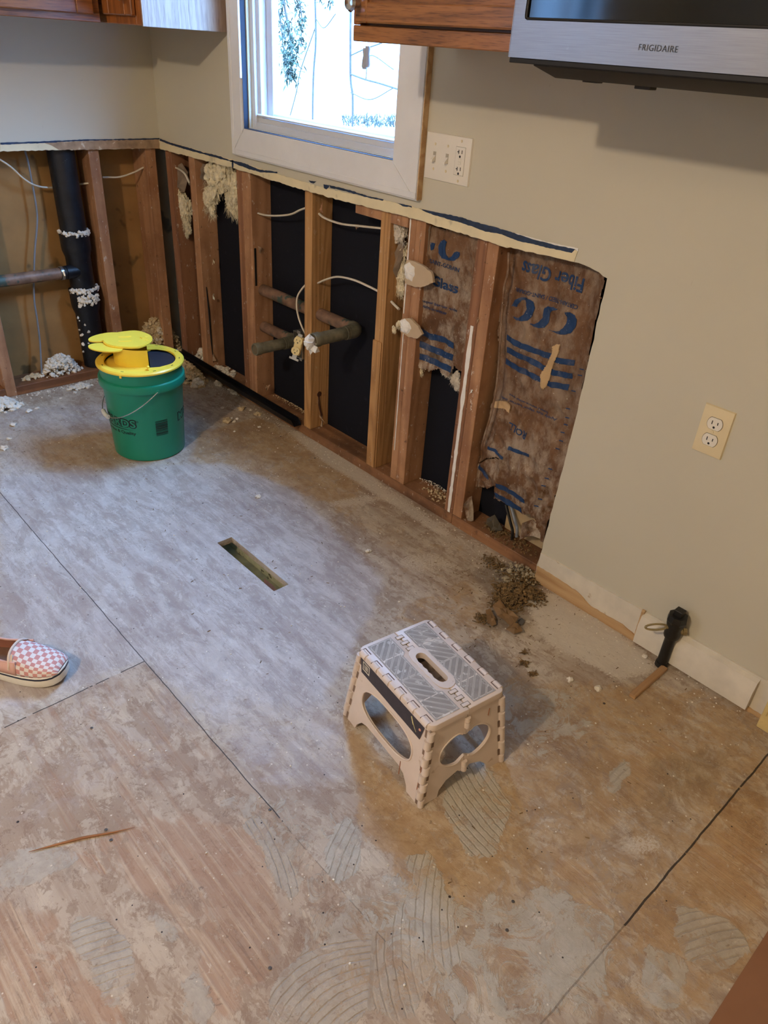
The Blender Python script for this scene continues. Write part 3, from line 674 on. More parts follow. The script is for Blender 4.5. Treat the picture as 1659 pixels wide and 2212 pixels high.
lstud(-.772, -.731, M_STUD_A, 'lone stud at the left edge of the picture, left of the black pipe', z0=.0005)
lstud(-.293, -.252, M_STUD_A, 'stud directly right of the black pipe, dabbed with white flecks')
lstud(-.060, -.016, M_STUD_A, 'pale stud at the inner corner of the left wall, behind the white foam heap')
def plate(a, b_, mt, lab): return solo('sole_plate', B().box(a, b_, .0015), mt, lab, 'sole plate')
plate((SX0, -1.744, .0005), (SX1, .0, .0375), M_PLATE, 'long sole plate under the window wall studs')
plate((SX0-.001, -2.75, .0005), (SX1, -1.746, .0385), M_PLATE, 'short sole plate under the large kraft sheet')
plate((-.731, SX0, .0005), (.012, LX1, .0375), M_PLATEX, 'dark stained sole plate under the black pipe wall')
plate((-1.7, SX0, .0005), (-.773, LX1, .0375), M_PLATEX, 'sole plate left of the lone stud at the left edge')
# short blocking visible under the drywall edge
solo('wood_blocking', B().box((.0135, -1.205, .868), (.05, -1.44, .93), .001), M_STUD_A, 'short wood block under the cut wall edge above the upper white cable', 'blocking')
# compound dabs and streaks on studs
def streak(name, par_name, y, z0, z1, wdt, x=.0128, lab=''):
    b = B(); n = int((z1-z0)/.012); L = []; R = []
    for i in range(n+1):
        z = z0+(z1-z0)*i/n; k = .55+.6*abs(noise.noise(Vector((y*9, z*22, 1))))+.5*max(0, noise.noise(Vector((y, z*60, 5))))
        L.append((y+wdt*k*.5, z)); R.append((y-wdt*k*.5, z))
    b.sheet([L+R[::-1]], lambda u, v: (x, u, v), (-.0016, 0, 0))
    return solo(name, b, M_SPACKLE, lab, 'joint compound')
streak('compound_streak', '', -1.7285, .04, .66, .017, lab='broad white compound streak down the dark stud beside the large kraft sheet')
streak('compound_streak', '', -1.457, .15, .60, .0045, lab='thin white compound line down the stud under the lower drywall scrap')
streak('compound_streak', '', -1.452, .62, .895, .006, lab='thin white compound line down the stud above the upper drywall scrap')

# ------------------------------------------------------------------ drywall scraps on the stud
def scrap(cpx, outline, dab, lab):
    b = B().sheet([ragged([yz(p) for p in outline], .006, .002, cpx, True)], lambda y, z: (.0045, y, z), (-.008, 0, 0))
    t = thing('drywall_scrap', lab, 'drywall scrap', tuple(at(outline[0][0], outline[0][1], 'x', .004)))
    part(t, 'paper_face', b, mat('scrap_paper_%d' % cpx, srgb(192, 170, 142), .8, var=.05))
    d = B(); o = ragged([yz(p) for p in dab], .004, .002, cpx+3, True)
    c = (sum(p[0] for p in o)/len(o), sum(p[1] for p in o)/len(o))
    vs = [(-.0036, y, z) for y, z in o]; n = len(o)
    for k, s_ in ((-.0085, .8), (-.0105, .45)):
        vs += [(k+.003*noise.noise(Vector((y*130, z*130, k*100))), c[0]+(y-c[0])*s_, c[1]+(z-c[1])*s_) for y, z in o]
    vs.append((-.011, c[0], c[1])); fs = []
    for r_ in range(2):
        for i in range(n): fs.append((r_*n+i, r_*n+(i+1) % n, (r_+1)*n+(i+1) % n, (r_+1)*n+i))
    for i in range(n): fs.append((2*n+i, 2*n+(i+1) % n, 3*n))
    d.add(vs, fs); part(t, 'compound_dab', d, M_SPACKLE, 'lumpy white compound')
scrap(1, [(880,562),(900,566),(922,578),(934,588),(937,610),(920,618),(898,621),(878,612),(876,590)], [(876,572),(886,566),(898,578),(898,592),(892,609),(878,600)], 'upper of the two torn drywall scraps stuck on the stud')
scrap(2, [(868,688),(888,688),(905,704),(914,722),(902,731),(882,727),(866,716)], [(866,692),(876,688),(887,698),(890,710),(882,722),(868,714)], 'lower of the two torn drywall scraps stuck on the stud')

# ------------------------------------------------------------------ cast iron stack
ST = Vector((-.372, .0745, 0)); R0 = .058
def sx(px, py): return at(px, py, 'y', .03).x
stk = thing('drain_stack', 'tall black cast iron drain stack standing in the open left wall', 'drain pipe', (-.372, .0745, .038))
def leanx(z): return -.366-.010*(z/.9)
def lathe_st(prof, n=40):
    b = B()
    b.lathe([(r_, z) for r_, z in prof], (0, 0, 0), n)
    b.v = [Vector((p.x+leanx(p.z), p.y+.0745, p.z)) for p in b.v]; return b
part(stk, 'upper_pipe', lathe_st([(0, 1.0), (.050, 1.0), (.050, .60), (.048, .585), (0, .585)]), M_CAST)
part(stk, 'tee_fitting', lathe_st([(0, .598), (.059, .598), (.0595, .592), (.0575, .588), (.0575, .545), (.0565, .53), (.049, .505), (.048, .375), (.046, .365), (0, .365)]), M_CAST)
part(stk, 'lower_pipe', lathe_st([(0, .372), (.059, .372), (.0595, .366), (.0575, .362), (.0575, .31), (.056, .296), (.048, .27), (.047, .04), (0, .04)]), M_CAST)
def crumb_ring(z, r, n, seed, a0=2.6, a1=6.6, dz=.01):
    rr = random.Random(seed); b = B()
    for i in range(n):
        a = rr.uniform(a0, a1); zz = z+rr.gauss(0, dz)
        b.blob((leanx(zz)+math.cos(a)*r, .0745+math.sin(a)*r, zz), rr.uniform(.003, .0085), seed+i, .5, 1)
    return b
part(stk, 'foam_collar', crumb_ring(.599, .0545, 80, 3, 3.0, 6.4, .004), M_FOAM, 'crumbly white foam around the upper joint')
cr = crumb_ring(.373, .055, 80, 8, 3.2, 6.3, .004); c2 = crumb_ring(.340, .0585, 70, 12, 3.9, 5.5, .012); cr.add(c2.v, c2.f)
part(stk, 'foam_collar', cr, M_FOAM, 'crumbly white foam around the lower joint')
part(stk, 'foam_spatter', crumb_ring(.21, .0485, 14, 21, 3.3, 4.2, .05), M_FOAM)
hub = B(); M = Matrix.Translation(Vector((leanx(.455), .06, .455))) @ Matrix.Rotation(-PI/2, 4, 'Y')
hub.tube([(leanx(.45)-.02, .055, .452), (-.440, .050, .4525)], .027, 20); part(stk, 'branch_inlet', hub, M_CAST)
part(stk, 'rubber_sleeve', B().tube([(-.440, .050, .4525), (-.464, .050, .4525)], [.0255, .0250], 20), M_SLOT)
part(stk, 'steel_band', B().tube([(-.452, .050, .4525), (-.463, .050, .4525)], .0268, 20).tube([(-.457, .026, .465), (-.457, .018, .448)], .005, 8), M_STEEL, 'bright steel band clamp')
br = B().tube([(-.458, .050, .4525), (-1.4, .046, .452)], .0225, 20)
solo('branch_pipe', br, M_COPPER, 'brown horizontal branch pipe running left from the black stack', 'pipe', loc=(-.9, .048, .44))

# ------------------------------------------------------------------ copper drains on the right wall
def drain(lab, zrun, y_start, y_el, x_run, x_end, zend, r):
    t = thing('drain_pipe', lab, 'pipe', (x_run, y_el, zrun))
    part(t, 'horizontal_run', B().tube([(x_run, y_start, zrun-.004), (x_run, y_el+.022, zrun)], r, 24), M_COPPER)
    el = [(x_run, y_el+.026, zrun)]
    for k in range(9):
        a = k/8*PI/2; el.append((x_run-.022+.022*math.cos(a), y_el+.012-.022*math.sin(a)+.004, zrun+(zend-zrun)*.1*k/8))
    e2 = (x_run-.046, y_el-.006, zrun+(zend-zrun)*.15); el.append(e2)
    part(t, 'elbow', B().tube(el, r*1.13, 24), M_COPPERG)
    L = Vector(e2)+Vector((.010, 0, 0)); R = Vector((x_end, y_el-.006, zend))
    s = B().tube([L, R], r, 24, caps=False); s.tube([R+(L-R)*.16, R+(L-R)*.155, R+(L-R)*.02, R], [r, r*1.12, r*1.12, r*1.06], 24, caps=False)
    s.tube([L+(R-L)*.06, L+(R-L)*.065, L+(R-L)*.13, L+(R-L)*.135], [r, r*1.09, r*1.09, r], 24, caps=False)
    s.tube([R, R+(L-R)*.3], r*.9, 24, caps=False); s.tube([R, R-(R-L)*.001], [r*1.06, r*.9], 24, caps=False)
    part(t, 'stub_end', s, M_COPPERG); part(t, 'inside_plug', B().tube([R+(L-R)*.03, R+(L-R)*.06], r*.9, 20), M_GRIMESHADE)
    return t
drain('upper drain pipe whose stub is plugged with crumpled white paper', .484, -.56, -1.185, .055, -.135, .484, .0215)
drain('lower drain pipe with an open stub end beside the hanging receptacle', .338, -.60, -.828, .055, -.128, .340, .0205)
# paper plug
b = B(); rr = random.Random(5)
for k in range(7):
    c = (-.142+rr.uniform(-.014, .008), -1.191+rr.uniform(-.012, .012), .476+rr.uniform(-.022, .018))
    bm = bmesh.new(); bmesh.ops.create_icosphere(bm, subdivisions=1, radius=1)
    for v_ in bm.verts: v_.co = Vector(c)+v_.co*rr.uniform(.008, .026)
    b.bm(bm)
solo('paper_plug', b, mat('crumpled_paper', srgb(232, 228, 218), .8, var=.04), 'crumpled white paper stuffed in the upper drain stub', 'paper', smooth=10)
solo('dark_wood_slot', B().box((.010, -.628, .47), (.0135, -.612, .62), .001), M_SLOT, 'dark vertical slot cut in the doubled stud above the upper drain pipe', 'slot') if False else None

# ------------------------------------------------------------------ electrical box and hanging receptacle
bx = thing('electrical_box', 'open metal electrical box nailed to the knotty yellow stud', 'electrical box', (.03, -.92, .31))
b = B(); x0, x1, y0, y1, z0, z1 = .006, .055, -.944, -.892, .308, .405
b.box((x0, y0, z0), (x1, y0+.0018, z1)).box((x0, y1, z0), (x1, y1+.0018, z1)).box((x0, y0, z0), (x1, y1, z0+.0018)).box((x0, y0, z1-.0018), (x1, y1, z1)).box((x1-.002, y0, z0), (x1, y1, z1))
part(bx, 'metal_case', b, M_STEEL); part(bx, 'mounting_ear', B().box((x0-.001, y0+.002, z0-.006), (x0+.0005, y0+.015, z0+.006), .0004).box((x0-.001, y0+.01, z1-.004), (x0+.0005, y0+.03, z1+.008), .0004), M_STEEL)
rc = thing('receptacle', 'ivory duplex receptacle dangling out of the open metal box', 'receptacle', (-.02, -.93, .33))
T = at(650, 718, 'x', -.008); Bt = at(634, 776, 'x', -.035); ax_ = (Bt-T).normalized(); nrm = Vector((-.85, -.45, .15)); nrm = (nrm-ax_*nrm.dot(ax_)).normalized(); sd = ax_.cross(nrm)
Mr = Matrix(((sd.x, ax_.x, nrm.x, (T.x+Bt.x)/2), (sd.y, ax_.y, nrm.y, (T.y+Bt.y)/2), (sd.z, ax_.z, nrm.z, (T.z+Bt.z)/2), (0, 0, 0, 1)))
bd = B().box((-.015, -.034, -.016), (.015, .034, -.001), .003)
for yy in (-.019, .019):
    n = 24; pts = []
    for k in range(n):
        a = 2*PI*k/n; pts.append((max(-.0165, min(.0165, .0175*math.cos(a))), yy+.0150*math.sin(a)))
    bd.sheet([pts], lambda u, v: (u, v, -.0012), (0, 0, .005))
bd.xf(Mr); part(rc, 'body', bd, M_IVORY)
st_ = B().box((-.009, .034, -.003), (.009, .046, -.0015), .0003).box((-.019, .046, -.003), (.019, .054, -.0015), .0003).box((-.009, -.044, -.003), (.009, -.034, -.0015), .0003)
st_.xf(Mr); part(rc, 'mounting_strap', st_, M_STEEL)
sl = B()
for yy in (-.019, .019): sl.box((-.0075, yy-.006, .0034), (-.0058, yy+.001, .0044)).box((.0055, yy-.005, .0034), (.0072, yy+.001, .0044)).box((-.002, yy+.005, .0034), (.002, yy+.009, .0044))
sl.xf(Mr); part(rc, 'slots', sl, M_SLOT)

# ------------------------------------------------------------------ cables
def cable(pts, lab, mt=None, r=.0050, flat=.7, name='cable'):
    P = spline([at(p[0], p[1], 'x', p[2]) for p in pts], 8)
    return solo(name, B().tube(P, r, 10, flat=flat), mt or M_PVCW, lab, 'cable')
cable([(548,456,.055),(556,460,.045),(575,465,.04),(600,466,.036),(628,463,.034),(648,454,.036),(664,448,.045)], 'white cable sagging between the doubled stud and the knotty yellow stud near the top')
cable([(672,448,.048),(682,454,.045),(700,470,.042),(735,483,.040),(775,488,.038),(812,492,.036),(832,494,.045)], 'white cable sagging right of the knotty yellow stud near the top')
cable([(672,620,.05),(684,613,.045),(704,604,.035),(730,598,.03),(765,605,.03),(795,618,.034),(815,628,.04),(830,636,.05)], 'white cable arching up above the copper elbow')
cable([(834,640,.05),(841,646,.045),(850,656,.035),(862,668,.03)], 'short white cable end between the chipped stud and the drywall scraps')
cable([(664,612,.04),(654,622,.03),(643,640,.018),(641,662,.012),(645,685,.012),(652,705,.012),(660,722,.02)], 'white cable looping down into the metal box')
cable([(366,352,.05),(371,358,.035),(388,366,.03),(400,376,.03),(408,392,.035),(410,398,.045)], 'white cable beside the room corner just under the cut edge')
def cable_l(pts, lab, mt=None, r=.0050):
    P = spline([at(p[0], p[1], 'y', p[2]) for p in pts], 8)
    return solo('cable', B().tube(P, r, 10, flat=.7), mt or M_PVCW, lab, 'cable')
cable_l([(-20,335,.06),(0,345,.06),(25,362,.06),(50,385,.07),(75,400,.08),(105,405,.10),(150,402,.128),(172,398,.10),(188,396,.06),(200,394,.06)], 'white cable drooping across the left wall behind the black stack')
cable_l([(222,383,.07),(235,383,.06),(260,382,.05),(290,372,.045),(312,361,.045),(332,358,.06)], 'white cable entering the corner stud right of the black stack')
cable_l([(46,300,.09),(58,340,.09),(68,390,.088),(77,440,.088),(80,480,.088),(75,540,.088),(73,600,.088),(74,650,.088),(80,690,.086),(86,740,.080),(90,808,.062)], 'grey cable dropping down the left wall behind the branch pipe', M_PVCG, .0052)
for q in ((1093,1090,.07,1106,1166,.045,'black cable rising from the sole plate under the large kraft sheet', M_SLOT), (1104,1092,.075,1116,1160,.05,'grey cable rising from the sole plate beside the black cable', M_PVCG)):
    cable([(q[0], q[1], q[2]), ((q[0]+q[3])/2+3, (q[1]+q[4])/2, (q[2]+q[5])/2), (q[3]+1, q[4]-20, q[5]), (q[3], q[4], q[5])], q[6], q[7])

# ------------------------------------------------------------------ insulation
M_WOOL = mat('yellow_wool', srgb(226, 214, 184), .95, var=.2, vs=50, bump=1.0, bs=240)
M_WOOLG = mat('grey_wool', srgb(206, 196, 180), .95, var=.2, vs=50, bump=1.0, bs=240)
M_KRAFT = None
g = G('kraft_paper'); v = g.map()
c = g.ramp(g.noise(v, 9, 5, .6), [(.3, srgb(86, 58, 38)), (.55, srgb(112, 80, 54)), (.75, srgb(130, 98, 70))])
lowz = g.ramp(g.sep(g.tc.outputs['Object'])[2], [(.0, 1.0), (.42, .35)])
c = g.mix(g.mth('MULTIPLY', g.mth('MULTIPLY', g.ramp(g.noise(g.map((1, 1.2, .7), rot=(.7, 0, 0)), 11, 6, .75), [(.44, 0.0), (.60, 1.0)]), lowz), .9), c, srgb(190, 176, 158))
c = g.mix(g.ramp(g.noise(g.map(loc=(2, 0, 0)), 6, 5, .7), [(.60, 0.0), (.72, .7)]), c, srgb(74, 62, 46))
c = g.mix(g.ramp(g.noise(v, 150, 2, .7), [(.70, 0.0), (.74, .8)]), c, srgb(214, 206, 192))
M_KRAFT = g.done(c, .62, 0, g.bump(g.noise(v, 60, 5, .7), .5, .004), .35)
g = G('kraft_ink'); v = g.map()
c = g.mix(g.ramp(g.noise(g.map((1, 1, .5)), 14, 6, .75), [(.52, 0.0), (.74, .75)]), srgb(30, 58, 98), srgb(112, 112, 118))
c = g.mix(g.ramp(g.noise(v, 150, 2, .7), [(.70, 0.0), (.74, .8)]), c, srgb(214, 206, 192))
M_INK = g.done(c, .6, 0, g.bump(g.noise(v, 60, 5, .7), .4, .003), .3)
def wool(pxs, rs, lab, mt, seed, xp=.05, name='insulation_tuft'):
    b = B(); rr = random.Random(seed)
    for (px, py), r in zip(pxs, rs):
        c = at(px, py, 'x', xp)
        for k in range(4):
            o = Vector((rr.uniform(-.5, .5)*r*.6, rr.uniform(-.6, .6)*r, rr.uniform(-.6, .6)*r))
            b.blob(c+o, r*rr.uniform(.6, .9), seed*7+k+px, .30, 4, (.45, .9, 1.1), 1.5)
        for k in range(90):     # loose fibres
            a = c+Vector((rr.uniform(-.4, .2)*r, rr.uniform(-1, 1)*r, rr.uniform(-1.1, .6)*r)); d = Vector((rr.uniform(-.4, .2), rr.uniform(-1, 1), rr.uniform(-1.5, .2)))*r*.6
            b.tube([a, a+d*.5, a+d+Vector((0, 0, -r*.15))], [.0007, .0006, .0002], 3)
    return solo(name, b, mt, lab, 'insulation')
wool([(462,388),(490,385),(508,400),(455,410),(505,425),(452,438),(508,448),(460,458),(500,440)], [.045,.05,.04,.04,.04,.032,.032,.022,.03], 'large yellow wool tuft hanging between the second and the doubled stud', M_WOOL, 4)
wool([(392,430),(402,448),(398,470),(404,490),(382,436),(404,505)], [.03,.034,.03,.022,.02,.012], 'yellow wool tuft hanging in the corner bay beside the split stud', M_WOOL, 9, .045)
wool([(858,490),(866,505),(852,505)], [.022,.022,.018], 'grey white wool tuft at the top between the chipped stud and the drywall scraps', M_WOOLG, 13, .04)
wool([(868,545),(866,570),(866,590),(862,620),(868,628)], [.022,.022,.02,.018,.016], 'yellow wool strip behind the upper drywall scrap', M_WOOL, 17, .06)
wool([(970,805),(985,815),(992,828),(962,800)], [.013,.018,.016,.011], 'pale wool fringe below the narrow kraft sheet', M_WOOLG, 23, .055)
wool([(908,800),(902,812)], [.013,.012], 'small wool wisp below the kraft sheet beside the stud with scraps', M_WOOL, 25, .05)
wool([(862,702),(852,712)], [.010,.008], 'thin wool wisp beside the lower drywall scrap', M_WOOL, 27, .04)
def crumple(pxs, xp, lab, seed, mt):
    """a crushed flap of batt paper"""
    o = [at(p[0], p[1], 'x', xp) for p in pxs]; c = sum(o, Vector())/len(o); b = B(); n = len(o)
    ring1 = [c+(p-c)*.55+Vector((-.012+.02*noise.noise(p*40+Vector((seed, 0, 0))), 0, 0)) for p in o]
    vs = o+ring1+[c+Vector((-.006, 0, 0))]; fs = []
    for i in range(n): fs += [(i, (i+1) % n, n+(i+1) % n), (i, n+(i+1) % n, n+i), (n+i, n+(i+1) % n, 2*n)]
    b.add(vs, fs); b.add([p+Vector((.002, 0, 0)) for p in vs], fs)
    return solo('torn_batt_paper', b, mt, lab, 'torn paper', smooth=12)
M_PAPG = mat('grey_batt_paper', srgb(140, 122, 104), .7, var=.2, vs=30, bump=.3)
crumple([(375,362),(392,352),(405,372),(404,392),(398,415),(385,418),(372,402),(366,392),(374,380)], .04, 'crushed grey batt paper in the corner bay below the white cable', 1, M_PAPG)
crumple([(434,352),(446,356),(440,392),(438,402),(433,400)], .05, 'strip of grey batt paper beside the large yellow wool tuft', 2, M_PAPG)
crumple([(866,515),(874,520),(868,560),(856,600),(838,608),(845,575),(856,540)], .05, 'folded grey batt paper between the chipped stud and the drywall scraps', 3, M_PAPG)
crumple([(918,492),(930,486),(922,560),(908,610),(905,600),(914,540)], .03, 'grey paper flap at the top left edge of the narrow kraft sheet', 4, M_PAPG)

# kraft facing
def kdisp(y, z, seed=0, big=1.0):
    p = Vector((seed*3.3, y*8, z*5)); a = noise.noise(p)*.014*big
    q = Vector((seed, y*26, z*17)); a += abs(noise.noise(q))*.011*big-.004
    a += noise.noise(Vector((seed*2, y*70, z*60)))*.0016
    return a
KX = .045
def k_left(y, z): return KX-.008+kdisp(y, z, 1)
def k_right(y, z):
    t = min(1, max(0, (z-.05)/.35)); e = min(1, max(0, (-1.785-y)/.06)); e2 = min(1, max(0, (y+2.115)/.05))
    return KX+kdisp(y, z, 4, 1.2+1.4*(1-t))-.018*(1-t)+.012*(1-e)-.022*(1-e2)
def pip(poly, x, y):
    c = False; j = len(poly)-1
    for i in range(len(poly)):
        xi, yi = poly[i]; xj, yj = poly[j]
        if (yi > y) != (yj > y) and x < (xj-xi)*(y-yi)/(yj-yi+1e-12)+xi: c = not c
        j = i
    return c
def surf_sheet(poly, fn, step=.004, off=0.0, th=.0015, holes=()):
    ys = [p[0] for p in poly]; zs = [p[1] for p in poly]; b = B()
    nx = int((max(ys)-min(ys))/step)+2; nz = int((max(zs)-min(zs))/step)+2; ids = {}; vs = []; fs = []
    def vid(i, j):
        if (i, j) not in ids:
            y = min(ys)+i*step; z = min(zs)+j*step; ids[(i, j)] = len(vs); vs.append((fn(y, z)+off, y, z))
        return ids[(i, j)]
    for i in range(nx):
        for j in range(nz):
            y = min(ys)+(i+.5)*step; z = min(zs)+(j+.5)*step
            if pip(poly, y, z) and not any(pip(h_, y, z) for h_ in holes): fs.append((vid(i, j), vid(i+1, j), vid(i+1, j+1), vid(i, j+1)))
    b.add(vs, fs)
    if th: b.add([(p[0]+th, p[1], p[2]) for p in vs], [f[::-1] for f in fs])
    return b
def kx(p, x=KX): q = at(p[0], p[1], 'x', x); return (q.y, q.z)
kl = thing('kraft_facing', 'narrow printed kraft facing with a ragged lower edge, left of the streaked stud', 'insulation facing', (.045, -1.6, .45))
pol = ragged([kx(p) for p in [(921,484),(1052,514),(1046,560),(1040,650),(1034,740),(1014,806),(985,790),(972,812),(958,806),(950,796),(930,800),(908,790),(898,776),(905,745),(912,640),(921,560)]], .008, .003, 6, True)
pol = [(min(y, -1.513), min(z, .93)) for y, z in pol]; pol = [(max(y, -1.7075), z) for y, z in pol]
part(kl, 'paper_sheet', surf_sheet(pol, k_left), M_KRAFT)
kr = thing('kraft_facing', 'large printed kraft facing torn open at the bottom, at the intact wall', 'insulation facing', (.045, -1.95, .05))
pol = ragged([kx(p) for p in [(1080,520),(1315,570),(1318,610),(1292,700),(1265,830),(1246,930),(1225,1020),(1200,1090),(1192,1130),(1186,1170),(1170,1160),(1160,1120),(1148,1108),(1130,1110),(1098,1090),(1068,1076),(1076,1046),(1060,1052),(1040,1056),(1022,1052),(1012,1056),(1022,1020),(1034,985),(1050,930),(1058,880),(1068,760),(1076,600)]], .008, .003, 16, True)
pol = [(min(y, -1.7845), z) for y, z in pol]; pol = [(max(y, -2.14), min(z, .93)) for y, z in pol]
slit = [kx(p) for p in [(1028,1002),(1050,990),(1075,985),(1088,990),(1075,988),(1050,993),(1030,1005)]]
part(kr, 'paper_sheet', surf_sheet(pol, k_right, holes=[slit]), M_KRAFT)
fl = [yz(p) for p in [(1308,602),(1290,690),(1262,830),(1240,930),(1222,1000),(1185,1150),(1172,1185),(1186,1130),(1206,1040),(1222,965),(1236,900),(1243,850),(1262,780),(1283,690),(1300,620)]]
part(kr, 'staple_flange', surf_sheet([(y-.004, z) for y, z in fl], lambda y, z: .018+.006*noise.noise(Vector((1, y*20, z*9))), .003), M_KRAFT)
b = B()
E_ = [at(p[0], p[1], 'x', .018) for p in [(1099,545),(1097,590),(1089,620),(1084,680),(1080,740),(1076,800),(1070,850),(1062,890),(1050,930),(1040,965)]]
part(kr, 'folded_edge', B().tube(spline(E_, 6), .0035, 6, flat=.5), M_KRAFT)
def ink_band(par, line_px, thick, fn, off, x=KX):
    P = [kx(p, x) for p in line_px]; Q = [kx((p[0]-thick*.12, p[1]+thick), x) for p in line_px]; vs = []; fs = []; nu = 18; nv_ = 4
    def lerp(L, t):
        t *= len(L)-1; i = min(int(t), len(L)-2); f = t-i; return (L[i][0]*(1-f)+L[i+1][0]*f, L[i][1]*(1-f)+L[i+1][1]*f)
    for i in range(nu*4+1):
        a = lerp(P, i/(nu*4)); c = lerp(Q, i/(nu*4))
        for j in range(nv_+1):
            y = a[0]+(c[0]-a[0])*j/nv_; z = a[1]+(c[1]-a[1])*j/nv_; vs.append((fn(y, z)-off, y, z))
    for i in range(nu*4):
        for j in range(nv_): q = i*(nv_+1)+j; fs.append((q, q+1, q+nv_+2, q+nv_+1))
    return B().add(vs, fs)
def ink_text(body, pL, pR, h, fn, off, inv, x=KX, **k):
    vs, fs = text2d(body, 1.0, align='LEFT', **k); xs = [p[0] for p in vs]; x0, x1 = min(xs), max(xs); ysz = [p[1] for p in vs]; H = max(ysz)-min(ysz); m0 = (max(ysz)+min(ysz))/2
    a = kx(pL, x) if fn else None; c = kx(pR, x); out = []
    for u, v_ in vs:
        t = (u-x0)/(x1-x0); y = a[0]+(c[0]-a[0])*t; z = a[1]+(c[1]-a[1])*t+(v_-m0)/H*h*(-1 if inv else 1); out.append((fn(y, z)-off, y, z))
    return B().add(out, fs)
OFF = .0016
ink = B()
def addb(a, c): a.add(c.v, c.f)
for L in ([(1094,722),(1115,735),(1140,744),(1183,760),(1210,771),(1244,777)], [(1092,750),(1129,764),(1155,775),(1179,788),(1199,797),(1238,806)], [(1089,774),(1126,794),(1150,804),(1170,813),(1193,823),(1231,830)]):
    addb(ink, ink_band(kr, L, 12.5, k_right, OFF))
for L, th_ in (([(1078,1040),(1110,1058),(1138,1076)], 10), ([(1072,1060),(1100,1078),(1129,1096)], 12), ([(1032,1003),(1045,1014),(1058,1024)], 12), ([(1103,962),(1120,968),(1150,978)], 7), ([(1058,962),(1075,968),(1092,985)], 6)):
    addb(ink, ink_band(kr, L, th_, k_right, OFF))
part(kr, 'blue_stripes', ink, M_INK, 'faded blue printed bands')
ink = B()
def z1(p): return (1080+p[0]/6.9125, 540+p[1]/6.9125)
for sh in ([(190,830),(250,740),(330,700),(430,710),(520,770),(545,860),(500,980),(430,1050),(350,1055),(270,1040),(200,990),(300,1005),(380,960),(425,870),(420,790),(390,740),(340,745),(290,800),(260,850)],
           [(885,880),(800,850),(720,840),(670,870),(650,950),(650,1010),(600,1070),(540,1100),(450,1095),(520,1130),(600,1160),(680,1155),(730,1080),(740,1000),(760,930),(800,900),(850,895)],
           [(1000,920),(1080,920),(1150,960),(1180,1030),(1160,1140),(1090,1230),(1000,1255),(900,1245),(820,1220),(750,1185),(850,1210),(920,1200),(980,1150),(1020,1080),(1025,1000)]):
    addb(ink, surf_sheet([kx(z1(p)) for p in sh], k_right, .0012, -OFF, 0))
addb(ink, ink_text('Fiber Glass', (1264, 617), (1128, 577), .036, k_right, OFF, True, offset=.02))
addb(ink, ink_text('CERTAIN-TEED / SAINT-GOBAIN', (1252, 663), (1116, 624), .011, k_right, OFF, True, offset=.015))
addb(ink, ink_text('Apply this vapor barrier side', (1204, 906), (1080, 858), .009, k_right, OFF, True, offset=.01))
addb(ink, ink_text('toward warm-in-winter space', (1184, 892), (1098, 852), .008, k_right, OFF, True, offset=.01))
addb(ink, ink_text('ROLL', (1138, 942), (1100, 918), .02, k_right, OFF, True, offset=.02))
part(kr, 'blue_lettering', ink, M_INK, 'blue upside-down lettering and curved letter mark')
ink = B()
for (px, py) in ((1258,795),(1254,808),(1240,842),(1228,880),(1226,900),(1222,915),(1215,932),(1212,950),(1205,967),(1190,1010),(1183,1030),(1176,1046),(1168,1075),(1160,1090)):
    addb(ink, ink_band(kr, [(px-4, py), (px+5, py+2)], 2.5, lambda y, z: min(k_right(y, z), .0185+.006*noise.noise(Vector((1, (y)*20, z*9)))), .0022, .02))
part(kr, 'blue_tick_marks', ink, M_INK)
ink = B()
for L in ([(914,705),(934,720),(965,727),(984,740)], [(913,734),(932,744),(962,758),(984,765)], [(911,762),(931,769),(957,782),(979,791)]): addb(ink, ink_band(kl, L, 13, k_left, OFF))
part(kl, 'blue_stripes', ink, M_INK, 'faded blue printed bands')
ink = B()
def z4(p): return (900+p[0]/5.82, 480+p[1]/5.82)
for sh in ([(400,210),(350,230),(320,300),(325,380),(370,440),(440,470),(530,475),(590,430),(600,370),(560,360),(530,370),(500,420),(460,440),(420,400),(410,330),(420,270),(440,240)], [(200,250),(262,262),(255,335),(215,350)]):
    addb(ink, surf_sheet([kx(z4(p)) for p in sh], k_left, .0012, -OFF, 0))
addb(ink, ink_text('SAINT-GOBAIN', (936, 562), (1001, 582), .012, k_left, OFF, False, offset=.015))
addb(ink, ink_text('Glass', (942, 603), (997, 622), .030, k_left, OFF, False, offset=.03))
addb(ink, ink_text('vapor barrier side', (918, 648), (996, 670), .011, k_left, OFF, False, offset=.01))
addb(ink, ink_text('warm-in-winter', (916, 658), (972, 676), .010, k_left, OFF, False, offset=.01))
part(kl, 'blue_lettering', ink, M_INK, 'blue lettering and part of a letter mark')
# tan compound drip, white blot, torn hole patch on the large sheet
b = surf_sheet([kx(p) for p in ragged([(1207,742),(1213,744),(1212,760),(1206,775),(1200,786),(1196,800),(1191,820),(1184,832),(1176,840),(1170,832),(1172,808),(1184,788),(1194,762),(1196,748)], 3, 1.2, 3, True)], k_right, .002, -.004, .003)
solo('compound_drip', b, mat('tan_compound', srgb(196, 164, 120), .8, var=.1, bump=.5), 'tan compound drip across the blue bands of the large kraft sheet', 'joint compound')
b = surf_sheet([kx(p) for p in ragged([(1064,868),(1080,866),(1096,868),(1104,876),(1100,892),(1090,884),(1074,882),(1064,880)], 3, 1.5, 5, True)], k_right, .002, -.006, .003)
solo('torn_paper_patch', b, mat('pale_torn_paper', srgb(206, 172, 128), .8, var=.12), 'pale torn paper patch low on the left side of the large kraft sheet', 'torn paper')
